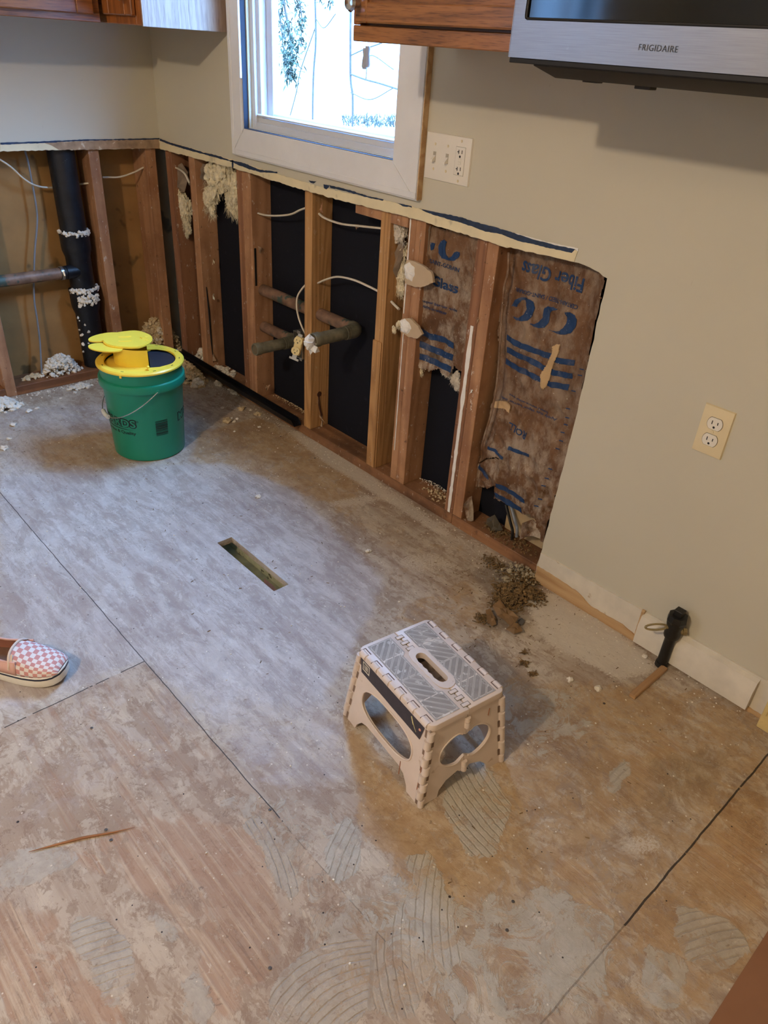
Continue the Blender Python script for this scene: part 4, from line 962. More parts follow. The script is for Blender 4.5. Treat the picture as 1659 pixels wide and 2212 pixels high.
# things in the torn opening
b = B().box((.090, -1.90, .039), (.1012, -2.05, .19), .001)
solo('scrap_board', b, mat('pale_board', srgb(186, 162, 124), .8, var=.08), 'pale board piece standing behind the two cables in the torn opening', 'board')
crumple([(1005,1078),(1018,1072),(1022,1100),(1022,1125),(1012,1128),(1006,1110)], .03, 'curled brown paper end at the foot of the orange stud', 5, M_KRAFT)
crumple([(1128,1130),(1150,1122),(1172,1140),(1172,1165),(1160,1160),(1142,1158),(1122,1166)], .045, 'crumpled brown paper lying on the short sole plate beside the wall edge', 6, M_KRAFT)
crumple([(1052,1120),(1068,1112),(1078,1130),(1086,1145),(1074,1150),(1058,1152),(1062,1138)], .05, 'dark shredded wad on the short sole plate in front of the torn opening', 7, mat('dark_wad', srgb(84, 76, 62), .9, var=.3))

# small rags and chips stapled on the stud sides
rr = random.Random(44)
def rag(px, py, x, s, lab, mt=M_PAPERBR, seed=1):
    c = at(px, py, 'x', x); b = B(); rr = random.Random(seed)
    for k in range(3):
        o = [c+Vector((rr.uniform(-.6, .2), rr.uniform(-.8, .1), rr.uniform(-1, 1)))*s for _ in range(3)]+[c]
        b.add(o, [(0, 1, 2), (0, 2, 3), (1, 2, 3), (0, 1, 3)])
    return solo('paper_rag', b, mt, lab, 'paper rag', smooth=0)
rag(562, 536, .045, .022, 'brown paper rag on the side of the doubled stud above the drain pipes', seed=2)
rag(552, 492, .04, .014, 'small paper rag below the upper cable hole of the doubled stud', seed=3)
rag(460, 566, .05, .016, 'yellowish wool bit on the side of the second stud', M_WOOL, 4)
rag(462, 640, .05, .014, 'pale wool bit low on the side of the second stud', M_WOOL, 5)
rag(770, 492, .09, .02, 'brown splinter tuft hanging on the upper right cable', seed=6)
rag(695, 448, .03, .018, 'split wood sliver at the upper cable hole of the knotty yellow stud', M_STUD_A, 7)
rag(892, 830, .04, .012, 'wool bit on the near side of the scrap stud, uppermost of three', M_WOOL, 8)
rag(890, 910, .04, .010, 'wool bit on the near side of the scrap stud, middle of three', M_WOOL, 9)
rag(884, 1000, .04, .009, 'wool bit on the near side of the scrap stud, lowest of three', M_WOOL, 10)
rag(696, 905, .035, .026, 'brown paper rag at the foot of the knotty yellow stud', M_PAPERBR, 11)
rag(578, 835, .05, .022, 'brown paper rag at the foot of the doubled stud', M_PAPERBR, 12)
rag(462, 770, .045, .028, 'brown paper rag at the foot of the second stud', M_PAPERBR, 13)
rag(1030, 690, .010, .012, 'chip of compound and paper on the edge of the orange stud', M_PAPERBR, 14)
rag(1017, 845, .010, .009, 'small chip low on the edge of the orange stud', M_SPACKLE, 15)
solo('wood_knot', B().tube([(.055, -.9875, .175), (.055, -.9885, .175)], [.011, .010], 16).tube([(.052, -.9878, .165), (.054, -.9885, .13), (.066, -.9885, .085), (.070, -.9880, .05)], [.003, .004, .004, .002], 6), mat('knot_dark', srgb(70, 40, 24), .7), 'dark knot and crack low on the side of the knotty yellow stud', 'knot')
solo('stud_split', B().tube([(.030, -.2402, .40), (.034, -.2408, .30), (.036, -.2408, .16), (.040, -.2402, .06)], [.002, .004, .0035, .001], 6), M_SLOT, 'long dark split down the side of the second stud', 'split')
solo('stud_slot', B().box((.020, -.6275, .50), (.029, -.6262, .64), .0005), M_SLOT, 'dark upright slot in the side of the doubled stud over the upper pipe', 'slot')
# ------------------------------------------------------------------ black channel on the sole plate
b = B(); pr = [(-.020, .000), (.015, .000), (.015, .024), (.012, .024), (.012, .004), (-.017, .004), (-.017, .019), (-.020, .019)]
A_ = Vector((-.0026, -.012, .0375)); Z_ = Vector((-.0026, -.912, .0365)); n = len(pr)
vs = [A_+Vector((p[0], 0, p[1])) for p in pr]+[Z_+Vector((p[0], -.02 if i in (0, 1) else 0, p[1])) for i, p in enumerate(pr)]
b.add(vs, [(i, (i+1) % n, (i+1) % n+n, i+n) for i in range(n)]+[tuple(range(n))[::-1], tuple(range(n, 2*n))])
solo('metal_channel', b, mat('black_channel', srgb(16, 18, 24), .35, var=.2, bump=.2), 'long black channel strip lying on the sole plate below the window', 'channel strip')

# ------------------------------------------------------------------ wall plates
def plate_body(y0, y1, z0, z1, m, par, d=.006):
    bm = bmesh.new(); o = [(0, y0, z0), (0, y1, z0), (0, y1, z1), (0, y0, z1)]; i_ = .006; sg = 1 if y1 < y0 else -1
    q = [(-d, y0-sg*i_, z0+i_), (-d, y1+sg*i_, z0+i_), (-d, y1+sg*i_, z1-i_), (-d, y0-sg*i_, z1-i_)]; md = [(-d*.75, y0-sg*.0015, z0+.0015), (-d*.75, y1+sg*.0015, z0+.0015), (-d*.75, y1+sg*.0015, z1-.0015), (-d*.75, y0-sg*.0015, z1-.0015)]
    bb_ = B().add([(p[0]-.0003, p[1], p[2]) for p in o+md+q], [(0, 1, 5, 4), (1, 2, 6, 5), (2, 3, 7, 6), (3, 0, 4, 7), (4, 5, 9, 8), (5, 6, 10, 9), (6, 7, 11, 10), (7, 4, 8, 11), (8, 9, 10, 11), (3, 2, 1, 0)])
    bm.free(); return part(par, 'cover_plate', bb_, m)
def screw(b, y, z, x=-.0065, r=.0035):
    b.lathe([(0, 0), (r, 0), (r*.7, -.0012), (0, -.0014)], (x+.0003, y, z), 14, 'x')
t = thing('duplex_outlet', 'cream duplex outlet on the wall right of the open framing', 'outlet', (0, -2.467, .577))
Y0, Z0 = -2.432, .577
plate_body(Y0, Y0-.070, Z0, Z0+.114, M_PLATEC, t)
yc = Y0-.035
for zc in (Z0+.0765, Z0+.0375):
    pts = []
    for k in range(28):
        a = 2*PI*k/28; pts.append((yc+.0172*math.cos(a), zc+max(-.0135, min(.0135, .0172*math.sin(a)))))
    r_ = part(t, 'receptacle_face', B().sheet([pts], lambda y, z: (-.0064, y, z), (-.0014, 0, 0)), M_PLATEW)
    ring_ = [((p[0]-yc)*1.06+yc, (p[1]-zc)*1.06+zc) for p in pts]
    s = B().box((-.0081, yc+.0055, zc-.002), (-.0078, yc+.0075, zc+.0065)).box((-.0081, yc-.0075, zc-.001), (-.0078, yc-.0055, zc+.0055))
    s.lathe([(0, -.0001), (.0027, 0), (0, .0001)], (-.0080, yc, zc-.008), 12, 'x')
    o = part(r_, 'slots', s, M_SLOT)
    part(t, 'shadow_line', B().sheet([ring_], lambda y, z: (-.00635, y, z), (-.0004, 0, 0)), M_GRIMESHADE)  # darker ring paints a shadow line round the face
s = B(); screw(s, yc, Z0+.057); part(t, 'screw', s, M_PLATEC)
t = thing('switch_and_outlet_plate', 'white wall plate with two toggle switches and a grounded outlet beside the window', 'switch plate', (0, -1.587, 1.0135))
Y0, Z0 = -1.506, 1.0135
plate_body(Y0, Y0-.162, Z0, Z0+.114, M_PLATEW, t)
for yc in (Y0-.035, Y0-.081):
    zc = Z0+.057
    part(t, 'switch_slot', B().box((-.0067, yc-.005, zc-.012), (-.0062, yc+.005, zc+.012)), mat('slot_shade', srgb(176, 166, 150), .5) if yc > Y0-.05 else D.materials['slot_shade'])
    tg = B(); tg.add([(-.006, yc-.004, zc-.010), (-.006, yc+.004, zc-.010), (-.006, yc+.004, zc+.004), (-.006, yc-.004, zc+.004), (-.018, yc-.0032, zc-.013), (-.018, yc+.0032, zc-.013), (-.017, yc+.0032, zc-.007), (-.017, yc-.0032, zc-.007)],
           [(0, 1, 5, 4), (1, 2, 6, 5), (2, 3, 7, 6), (3, 0, 4, 7), (4, 5, 6, 7)])
    part(t, 'toggle_switch', tg, M_PLATEW, smooth=0)
    for dz in (.030, -.030):
        s = B(); screw(s, yc, zc+dz); part(t, 'screw', s, M_PLATEC)
yc = Y0-.127; zc = Z0+.057
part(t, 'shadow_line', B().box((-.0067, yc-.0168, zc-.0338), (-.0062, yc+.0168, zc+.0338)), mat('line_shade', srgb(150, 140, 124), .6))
o = part(t, 'outlet_insert', B().box((-.0076, yc-.0163, zc-.0332), (-.0061, yc+.0163, zc+.0332), .0008), M_PLATEW)
s = B()
for dz in (.020, -.020):
    s.box((-.0079, yc+.0040, zc+dz-.003), (-.0075, yc+.0062, zc+dz+.0065)).box((-.0079, yc+.0062, zc+dz+.0006), (-.0075, yc+.0100, zc+dz+.0028)).box((-.0079, yc-.0070, zc+dz-.002), (-.0075, yc-.0048, zc+dz+.0065))
    s.lathe([(0, -.0001), (.0032, 0), (0, .0001)], (-.0078, yc, zc+dz-.009), 12, 'x')
part(o, 'slots', s, M_SLOT)
part(o, 'button', B().box((-.0086, yc-.006, zc+.0005), (-.0072, yc+.006, zc+.006), .0006), M_PLATEW)
part(o, 'button', B().box((-.0086, yc-.006, zc-.007), (-.0072, yc+.006, zc-.0015), .0006), M_PLATEW)
for dz in (.047, -.047):
    s = B(); screw(s, yc, zc+dz); part(t, 'screw', s, M_PLATEC)

# ------------------------------------------------------------------ cabinets and microwave
def panel_door(b, axis, a0, a1, z0, z1, pos, out, w_=.055, th=.018):
    """raised frame and sunk panel; axis = horizontal direction, pos = plane, out = sign of the outward normal"""
    def bx_(u0, u1, w0, w1, d0, d1, bev=.003):
        if axis == 'y': b.box((pos+out*d0, u0, w0), (pos+out*d1, u1, w1), bev)
        else: b.box((u0, pos+out*d0, w0), (u1, pos+out*d1, w1), bev)
    lo, hi = min(a0, a1), max(a0, a1)
    bx_(lo, lo+w_, z0, z1, 0, th); bx_(hi-w_, hi, z0, z1, 0, th)
    bx_(lo+w_, hi-w_, z0, z0+w_, 0, th); bx_(lo+w_, hi-w_, z1-w_, z1, 0, th)
    bx_(lo+w_-.004, hi-w_+.004, z0+w_-.004, z1-w_+.004, 0, th*.5); bx_(lo+w_+.03, hi-w_-.03, z0+w_+.03, z1-w_-.03, 0, th*.8, .006)
def knob(b, c, d):
    c = Vector(c); d = Vector(d)
    b.tube([c, c+d*.014, c+d*.016, c+d*.022, c+d*.028, c+d*.030], [.007, .006, .013, .0165, .013, .004], 20)
M_KNOB = mat('chrome_knob', srgb(200, 200, 206), .12, 1.0, var=.02, bump=0)
ZC = 1.316; ZT = 2.12
# right cabinet beside the microwave
t = thing('upper_cabinet', 'brown oak upper cabinet between the window and the microwave', 'cabinet', (-.165, -1.82, ZC))
part(t, 'cabinet_box', B().box((-.312, -2.066, ZC), (-.0005, -1.5745, ZT), .002), M_OAKY)
d = B(); d.box((-.3305, -2.068, ZC), (-.3122, -1.574, ZC+.030), .002)
part(t, 'bottom_rail', d, M_OAKY)
d = B().box((-.3305, -1.597, ZC+.0305), (-.3122, -1.574, ZT), .002).box((-.3305, -2.068, ZC+.0305), (-.3122, -2.050, ZT), .002)
part(t, 'side_stile', d, M_OAKZ)
d = B(); panel_door(d, 'y', -1.600, -2.075, ZC+.034, ZT-.02, -.331, -1, .036); dd = part(t, 'door', d, M_OAKY)
k = B(); knob(k, (-.349, -1.612, 1.383), (-1, 0, 0)); part(dd, 'knob', k, M_KNOB)
# corner piece
t = thing('upper_cabinet', 'corner oak upper cabinet with a pale unfinished end, left of the window', 'cabinet', (-.15, -.4, ZC))
part(t, 'cabinet_box', B().box((-.287, -.548, ZC), (-.0005, -.0005, ZT), .002), M_OAKY)
part(t, 'end_panel', B().box((-.3045, -.5525, ZC-.002), (-.0005, -.5482, ZT), .001), M_OAKPALE, 'pale unfinished oak end panel')
part(t, 'face_frame', B().box((-.305, -.548, ZC), (-.2872, -.512, ZT), .002).box((-.305, -.512, ZC), (-.2872, -.305, ZC+.03), .002), M_OAKZ)
d = B(); panel_door(d, 'y', -.515, -.315, ZC+.024, ZT-.02, -.3052, -1, .045, .016); dd = part(t, 'door', d, M_OAKZ)
k = B(); knob(k, (-.3215, -.492, 1.392), (-1, 0, 0)); part(dd, 'knob', k, M_KNOB)
# left run
t = thing('upper_cabinet', 'dark oak upper cabinet run along the left wall at the top left', 'cabinet', (-.9, -.15, ZC))
part(t, 'cabinet_box', B().box((-1.6, -.287, ZC), (-.3255, -.0005, ZT), .002), M_OAKX)
part(t, 'face_frame', B().box((-1.6, -.305, ZC), (-.3255, -.2872, ZC+.028), .002).box((-.350, -.305, ZC+.028), (-.3255, -.2872, ZT), .002), M_OAKX)
for a0, a1 in ((-.86, -.352), (-1.40, -.88)):
    d = B(); panel_door(d, 'x', a0, a1, ZC+.020, ZT-.02, -.3055, -1, .055, .018); part(t, 'door', d, M_OAKX)
# microwave
g = G('brushed_stainless'); v = g.map((1, .02, 1)); br_ = g.noise(v, 700, 3, .6)
sm = g.noise(g.map(), 30, 5, .7)
c = g.mix(g.ramp(sm, [(.66, 0.0), (.74, .25)]), g.ramp(br_, [(.3, srgb(158, 156, 156)), (.7, srgb(172, 170, 170))]), srgb(206, 206, 210))
M_SS = g.done(c, .34, .95, g.bump(br_, .04, .0004), None, Anisotropic=.5)
M_BGLASS = mat('oven_glass', srgb(10, 12, 16), .08, 0, var=.1, bump=0, spec=.6)
M_BPLAST = mat('black_plastic', srgb(22, 22, 24), .4, var=.1, bump=.05)
t = thing('microwave', 'stainless over-the-range microwave at the top right of the wall', 'microwave', (-.2, -2.45, 1.305))
MZ = 1.3035; my0, my1 = -2.0765, -2.838
part(t, 'case', B().box((-.375, my1, MZ+.006), (-.0006, my0-.002, 1.73), .003), M_BPLAST)
fr_ = B().sheet([[(my0, MZ+.006), (my1, MZ+.006), (my1, 1.73), (my0, 1.73)],
    [(my0-.030+.006*math.cos(a)-.0, 1.3725+.006*math.sin(a)) for a in [PI*1.0, PI*1.0+PI/4, PI*1.5]] and
    [(-2.100, 1.3695), (-2.1015, 1.3655), (-2.106, 1.3635), (-2.64, 1.3635), (-2.64, 1.70), (-2.100, 1.70)]], lambda y, z: (-.400, y, z), (.024, 0, 0))
fr_.box((-.4005, my0-.0006, MZ+.0065), (-.399, my0+.001, 1.73), .0003)
part(t, 'door_frame', fr_, M_SS, 'brushed stainless door frame')
part(t, 'door_window', B().box((-.3965, -2.642, 1.362), (-.385, -2.098, 1.702), .001), M_BGLASS, 'dark glass door window')
wb = B().tube([(-.3985, -2.103, 1.70), (-.3985, -2.103, 1.368), (-.3985, -2.108, 1.3655), (-.3985, -2.64, 1.3655)], .0022, 8); part(t, 'window_gasket', wb, M_SLOT)
part(t, 'bottom_trim', B().box((-.3985, my1, MZ-.002), (-.372, my0-.001, MZ+.0058), .001), M_SLOT)
und = B(); pr = [(-.372, MZ+.004), (-.372, MZ-.004), (-.345, MZ-.020), (-.02, MZ-.020), (-.01, MZ+.004)]; n = len(pr); ya, yb = my0-.035, my1+.02
vs = [(x, ya if i not in (2, 3) else ya-.03, z) for i, (x, z) in enumerate(pr)]+[(x, yb, z) for x, z in pr]
und.add(vs, [(i, (i+1) % n, (i+1) % n+n, i+n) for i in range(n)]+[tuple(range(n))[::-1], tuple(range(n, 2*n))])
und.box((-.30, my0-.09, MZ-.0235), (-.28, my0-.12, MZ-.0195), .001).box((-.33, -2.29, MZ-.025), (-.31, -2.32, MZ-.0195), .001)
part(t, 'underside_vent', und, mat('grease_brown', srgb(48, 42, 32), .6))
vs, fs = text2d('FRIGIDAIRE', 1.0, offset=-.004, spacing=1.12); xs = [p[0] for p in vs]; W_ = max(xs)-min(xs); c0 = at(1421, 105, 'x', -.4005); a = at(1380, 97, 'x', -.4005); e = at(1462, 113, 'x', -.4005); k = abs(e.y-a.y)/W_
part(t, 'lettering', B().add([(-.4009, c0.y-u*k, c0.z+v_*k*1.0) for u, v_ in vs], fs), mat('logo_grey', srgb(58, 60, 68), .4), 'dark grey maker lettering')
# shade pull cords
for i, (px, py, dy, zz) in enumerate(((789, 120, 0, 0), (794, 116, .004, .004))):
    c = at(px, py, 'x', -.05); b_ = thing('shade_pull', 'white shade cord pull hanging under the oak cabinet, %s of the pair' % ('left and lower' if i == 0 else 'right and upper'), 'cord pull', (c.x, c.y, c.z-.02))
    M = Matrix.Translation(c)
    part(b_, 'tassel', B().lathe([(0, .017), (.0060, .017), (.0072, .010), (.0058, .0), (.0080, -.014), (.0088, -.025), (.0060, -.031), (0, -.032)], tuple(c), 16), mat('pull_grey', srgb(168, 176, 192), .5) if i == 0 else D.materials['pull_grey'])  # grey-blue tone puts the backlit look into the colour
    part(b_, 'cord', B().tube([c+Vector((0, 0, .012)), c+Vector((.0, .0, .5))], .0009, 6), M_WHITE)

# ------------------------------------------------------------------ gas stub with valve
t = thing('gas_valve', 'black gas pipe stub with lever valve standing at the baseboard', 'gas valve', (-.075, -2.535, .0))
P0 = at(1428, 1436, 'z', .0); GX_, GY_ = P0.x, P0.y
Tz = .170
def g_at(px, py): return at(px, py, 'y', GY_)
topc = g_at(1456, 1345)
lean = Vector((GX_+.002, GY_, .17))
M_IRON = mat('black_iron', srgb(22, 20, 18), .45, var=.3, vs=60, bump=.4)
M_TARN = mat('tarnished_brass', srgb(176, 160, 120), .35, .7, var=.2, vs=60)
part(t, 'pipe', B().tube([(GX_, GY_, 0), (GX_, GY_, .012), (GX_, GY_, .0125), (GX_, GY_, .112)], [.0165, .0155, .0135, .0135], 20), M_IRON)
part(t, 'valve_body', B().tube([(GX_, GY_, .098), (GX_, GY_, .102), (GX_, GY_, .112), (GX_, GY_, .122), (GX_, GY_, .140), (GX_, GY_, .150)], [.0185, .020, .020, .017, .022, .019], 24), M_IRON)
part(t, 'plug_cap', B().tube([(GX_, GY_, .146), (GX_, GY_, .152), (GX_, GY_, .168)], [.023, .025, .023], 8).box((GX_-.011, GY_-.011, .168), (GX_+.011, GY_+.011, .184), .001), M_IRON, smooth=20)
h0 = Vector((GX_-.012, GY_+.010, .130)); hd = Vector((-.74, .67, .0)).normalized(); hs = Vector((.67, .74, 0))*0+Vector((.2, .3, .9)).normalized()
o = B(); pts = []
for k in range(21):
    a = 2*PI*k/20; uu = .030+.024*math.cos(a)*(1.15 if abs(math.cos(a)) > .5 else 1); vv = .0075*math.sin(a)
    pts.append(h0+hd*uu+hs*vv+Vector((0, 0, -.1*uu)))
o.tube(pts, .0028, 8); o.tube([h0, h0+hd*.008], .006, 10); part(t, 'lever_handle', o, M_TARN, 'brass looped lever')
q = Vector((.67, -.74, 0)); h1 = Vector((GX_, GY_, .118))+q*.014
part(t, 'side_bolt', B().tube([h1, h1+q*.008, h1+q*.009, h1+q*.018], [.008, .008, .0105, .010], 6), M_TARN, smooth=20)

# ------------------------------------------------------------------ wood shim and splinter
def bar(p, q_, w_, h_, m_, nm, lab, cat):
    p = Vector(p); q_ = Vector(q_); d = (q_-p); L = d.length; an = math.atan2(d.y, d.x)
    M = Matrix.Translation(p+Vector((0, 0, .0006))) @ Matrix.Rotation(an, 4, 'Z')
    return solo(nm, B().box((0, -w_/2, 0), (L, w_/2, h_), .0012, M), m_, lab, cat)
M_SHIM = wood('shim_pine', srgb(198, 160, 116), srgb(150, 110, 70), 'x', 40, .8)
a = at(1364, 1508, 'z', 0); e = at(1434, 1446, 'z', 0)
bar(a, e, .017, .011, M_SHIM, 'wood_shim', 'small pine shim lying on the floor against the gas pipe', 'shim')
a = at(62, 1840, 'z', .002); e = at(291, 1787, 'z', .002); m_ = (a+e)/2
solo('wood_splinter', B().tube([a, a+(e-a)*.25+Vector((0, .002, 0)), m_+Vector((0, .004, 0)), a+(e-a)*.8, e], [.0006, .0022, .003, .0018, .0005], 6, flat=.6), mat('splinter', srgb(146, 92, 44), .6, var=.2), 'long thin brown splinter lying on the bare plywood at the lower left', 'splinter')
hb = B(); hp = [at(1665, 2001, 'z', .004), at(1522, 2225, 'z', .004)]
hb.sheet([[(hp[0].x+.25, hp[0].y-.012), (hp[0].x, hp[0].y), (hp[1].x, hp[1].y), (hp[1].x, -3.6), (hp[0].x+.25, -3.6)]], lambda x, y: (x, y, .004), (0, 0, -.0034))
solo('hardboard_sheet', hb, mat('brown_hardboard', srgb(140, 96, 66), .42, var=.06, vs=12, bump=.05), 'smooth brown board sheet lying at the lower right corner', 'board')

# ------------------------------------------------------------------ duct under the register hole
b = B(); x0, x1, y0, y1 = HX0-.03, HX1+.03, HY0-.005, HY1+.11
b.box((x0, y0, -.085), (x1, y1, -.082)).box((x0-.002, y0, -.135), (x0, y1, -.0205)).box((x1, y0, -.135), (x1+.002, y1, -.0205)).box((x0, y0-.002, -.135), (x1, y0, -.0205)).box((x0, y1, -.135), (x1, y1+.002, -.0205))
solo('duct_boot', b, mat('dusty_duct', srgb(205, 205, 172), .6, .2, var=.2, vs=20, bump=.2, speck=(srgb(80, 76, 54), 30, .6)), 'dusty metal duct boot under the rectangular floor hole', 'duct')
b = B().add([(HX1+.004, -1.55, -.06), (HX1-.006, -1.56, -.075), (HX1-.012, -1.63, -.085), (HX1+.004, -1.645, -.07), (HX1-.002, -1.60, -.05)], [(0, 1, 2, 3), (0, 3, 4), (0, 4, 1), (1, 4, 2), (2, 4, 3)])
solo('paper_scrap', b, mat('pink_scrap', srgb(224, 170, 158), .7), 'pinkish scrap inside the floor duct hole', 'scrap', smooth=0)

# ------------------------------------------------------------------ bucket
BX, BY = -.5068, -.6949
M_GREEN = mat('green_plastic', srgb(24, 132, 104), .28, var=.03, vs=6, bump=.02, spec=.5)
M_YEL = mat('yellow_plastic', srgb(244, 208, 70), .35, var=.02, bump=.02, Subsurface_Weight=.0)
M_INKB = mat('black_print', srgb(12, 22, 26), .5, var=.1)
t = thing('bucket', 'green plastic five gallon bucket with black lettering standing on the subfloor', 'bucket', (BX, BY, 0))
RB, RT = .1245, .1385
def rad(z): return RB+(RT-RB)*z/.33
part(t, 'bucket_body', B().lathe([(0, .001), (RB-.004, .0008), (RB, .005), (rad(.262), .262), (rad(.262)+.001, .264), (RT+.0005, .300), (RT+.0015, .326), (RT+.003, .3285), (RT+.003, .333), (RT-.001, .3335), (RT-.004, .330), (RT-.006, .26), (RB-.004, .01), (0, .01)], (BX, BY, 0), 72), M_GREEN)
part(t, 'collar_ring', B().lathe([(rad(.262), .266), (.1455, .264), (.1465, .267), (.1465, .287), (.1455, .291), (RT+.0008, .294)], (BX, BY, 0), 72), M_GREEN)
Rt = Vector((.912, -.410, 0)).normalized(); Fd = Vector((-.410, -.912, 0)).normalized()     # to the right / towards the viewer's side
ca = math.radians(17); AX = (Fd*math.cos(ca)+Rt*math.sin(ca)).normalized(); LF = Vector((AX.y, -AX.x, 0)); LF = LF if LF.dot(Rt) < 0 else -LF
PC = Vector((BX, BY, .272)); HD = (LF*.145+Vector((0, 0, -.112))); pts = []
for k in range(33):
    a = PI*k/32; s_ = math.sin(a)**.85; pts.append(PC+AX*(.1490*math.cos(a))+HD*s_)
part(t, 'bail_handle', B().tube(pts, .0017, 8), mat('wire_steel', srgb(196, 200, 204), .25, .9, var=.05))
part(t, 'hand_grip', B().tube([pts[14]+HD.normalized()*.001, pts[15], pts[16], pts[17], pts[18]], [.0075, .008, .008, .008, .0075], 14), mat('white_grip', srgb(222, 222, 216), .5))
ear = B()
for sg in (1, -1): ear.tube([PC+AX*(sg*.143), PC+AX*(sg*.150)], .007, 14)
part(t, 'handle_ear', ear, M_GREEN)
def cyl(u, z, e=.0004):     # u = arc angle from the viewer's side, positive to the right
    r_ = rad(z)+e; d = Fd*math.cos(u)+Rt*math.sin(u); return Vector((BX+d.x*r_, BY+d.y*r_, z))
def cyl_hit(px, py):
    d = (_f+_r*((px-829.5)/F_PX)-_u*((py-1106)/F_PX)); best = None
    for k in range(4000):
        tt = 2+k*.0005; p = CAM+d*tt; rr_ = math.hypot(p.x-BX, p.y-BY)
        if rr_ <= rad(p.z): v_ = Vector((p.x-BX, p.y-BY, 0)).normalized(); return math.atan2(v_.dot(Rt), v_.dot(Fd)), p.z
    return None
def wrap_text(body, u0, u1, zc, h, e, offset=0.0, **k):
    rv, _f2 = text2d(body, 1.0, **k); vs, fs = text2d(body, 1.0, offset=offset, **k)
    x0, x1 = min(p[0] for p in rv), max(p[0] for p in rv); y0, y1 = min(p[1] for p in rv), max(p[1] for p in rv)
    return B().add([cyl(u0+(u1-u0)*(x-x0)/(x1-x0), zc+((y-(y0+y1)/2)/(y1-y0))*h, e) for x, y in vs], fs)
uS, zS = cyl_hit(292, 917); uR, zR = cyl_hit(246, 905)
per = (uS-uR)/3.0; u1 = uS; u0 = uS-per*7
hS = .027
pr_ = B(); addb(pr_, wrap_text('MENARDS', u0, u1, zS, hS, .0004, offset=.11, spacing=1.06))
part(t, 'logo_outline', pr_, M_INKB, 'black rounded outline of the store lettering')
part(t, 'logo_letters', wrap_text('MENARDS', u0, u1, zS, hS, .0010, offset=.018, spacing=1.06), M_GREEN, 'green letters inside the black outline')
ln = B(); vs = []
for k in range(41):
    u = u0-.05+(u1+.16-u0)*k/40; w_ = .0022*math.sin(PI*min(1, .08+k/40)); vs += [cyl(u, zS-.0225-w_-.002*k/40, .0005), cyl(u, zS-.0225+w_-.002*k/40, .0005)]
ln.add(vs, [(2*k, 2*k+2, 2*k+3, 2*k+1) for k in range(40)]); part(t, 'logo_underline', ln, M_INKB)
vs, fs = text2d('\u00ae', 1.0); xs = [p[0] for p in vs]; ys = [p[1] for p in vs]; x0_, x1_, y0_, y1_ = min(xs), max(xs), min(ys), max(ys)
part(t, 'registered_mark', B().add([cyl(u1+.035+.06*(x-x0_)/(x1_-x0_), zS+.010+((y-y0_)/(y1_-y0_)-.5)*.008, .0005) for x, y in vs], fs), M_INKB)
uQ, zQ = cyl_hit(294, 938)
part(t, 'slogan', wrap_text('Dedicated to Service & Quality', uQ-per*8.2, uQ, zQ, .0150, .0005, offset=.022), M_INKB, 'slogan lettering ending in Service & Quality')
uM, zM = cyl_hit(385, 899)
pr_ = B(); addb(pr_, wrap_text('MENARDS', uM, uM+per*7, zM, hS, .0004, offset=.11, spacing=1.06)); part(t, 'logo_outline', pr_, M_INKB, 'second store lettering wrapping round the right side')
part(t, 'logo_letters', wrap_text('MENARDS', uM, uM+per*7, zM, hS, .0010, offset=.018, spacing=1.06), M_GREEN)
ub0, zb1 = cyl_hit(335, 910); ub1, _z = cyl_hit(361, 905); _u2, zb0 = cyl_hit(339, 942); bc = B(); rr = random.Random(3); z = zb0
while z < zb1-.001:
    h_ = rr.choice([.0012, .0018, .003, .004]); vs = []
    for k in range(9): u = ub0+(ub1-ub0)*k/8; vs += [cyl(u, z, .0005), cyl(u, min(z+h_, zb1), .0005)]
    bc.add(vs, [(2*k, 2*k+2, 2*k+3, 2*k+1) for k in range(8)]); z += h_+rr.choice([.001, .0014, .002])
part(t, 'barcode', bc, M_INKB, 'black barcode with horizontal bars')
# flip lid
t = thing('trap_lid', 'yellow rabbit-shaped flip lid sitting on the green bucket', 'bucket lid', (BX, BY, .334))
ZL = .336; LR = .1475
Lv = -Rt
def P2(r_, a, z): d = Rt*math.cos(a)+Fd*math.sin(a); return Vector((BX+d.x*r_, BY+d.y*r_, z))
# rim with the half round opening to the right, bowl to the left
rim = B(); rim.lathe([(.118, .0), (.120, .0045), (.128, .0065), (.143, .0055), (LR, .001), (LR, -.004), (.1445, -.004), (.1445, 0), (.118, -.0015)], (BX, BY, ZL), 72)
part(t, 'rim', rim, M_YEL)
def arcpts(r_, a0, a1, n): return [(r_*math.cos(a0+(a1-a0)*k/n), r_*math.sin(a0+(a1-a0)*k/n)) for k in range(n+1)]
fl_ = B().sheet([arcpts(.1185, math.radians(70), math.radians(290), 40)+[(.040, -.085), (.028, -.085), (.024, -.08), (.024, .08), (.028, .085)]], lambda u, w2: tuple(Vector((BX, BY, ZL-.008+.012*max(0, (u+.0)/.05)))+Rt*u+Fd*w2), (0, 0, -.002))
part(t, 'tray', fl_, M_YEL)
front = B().sheet([arcpts(.1195, math.radians(28), math.radians(78), 16)+[(.02, .088), (.06, .086), (.088, .070)]], lambda u, w2: tuple(Vector((BX, BY, ZL+.0035))+Rt*u+Fd*w2), (0, 0, -.002))
fb2 = B().sheet([arcpts(.1195, math.radians(-28), math.radians(-78), 16)+[(.02, -.088), (.06, -.086), (.088, -.070)]], lambda u, w2: tuple(Vector((BX, BY, ZL+.0035))+Rt*u+Fd*w2), (0, 0, -.002)); addb(front, fb2)
part(t, 'side_lip', front, M_YEL)
part(t, 'dark_film', B().sheet([arcpts(.1195, -PI*.42, PI*.42, 30)], lambda u, w2: tuple(Vector((BX, BY, ZL-.004))+Rt*u+Fd*w2), (0, 0, -.001)), mat('dark_film', srgb(34, 40, 50), .45, var=.1), 'dark mesh over the opening')
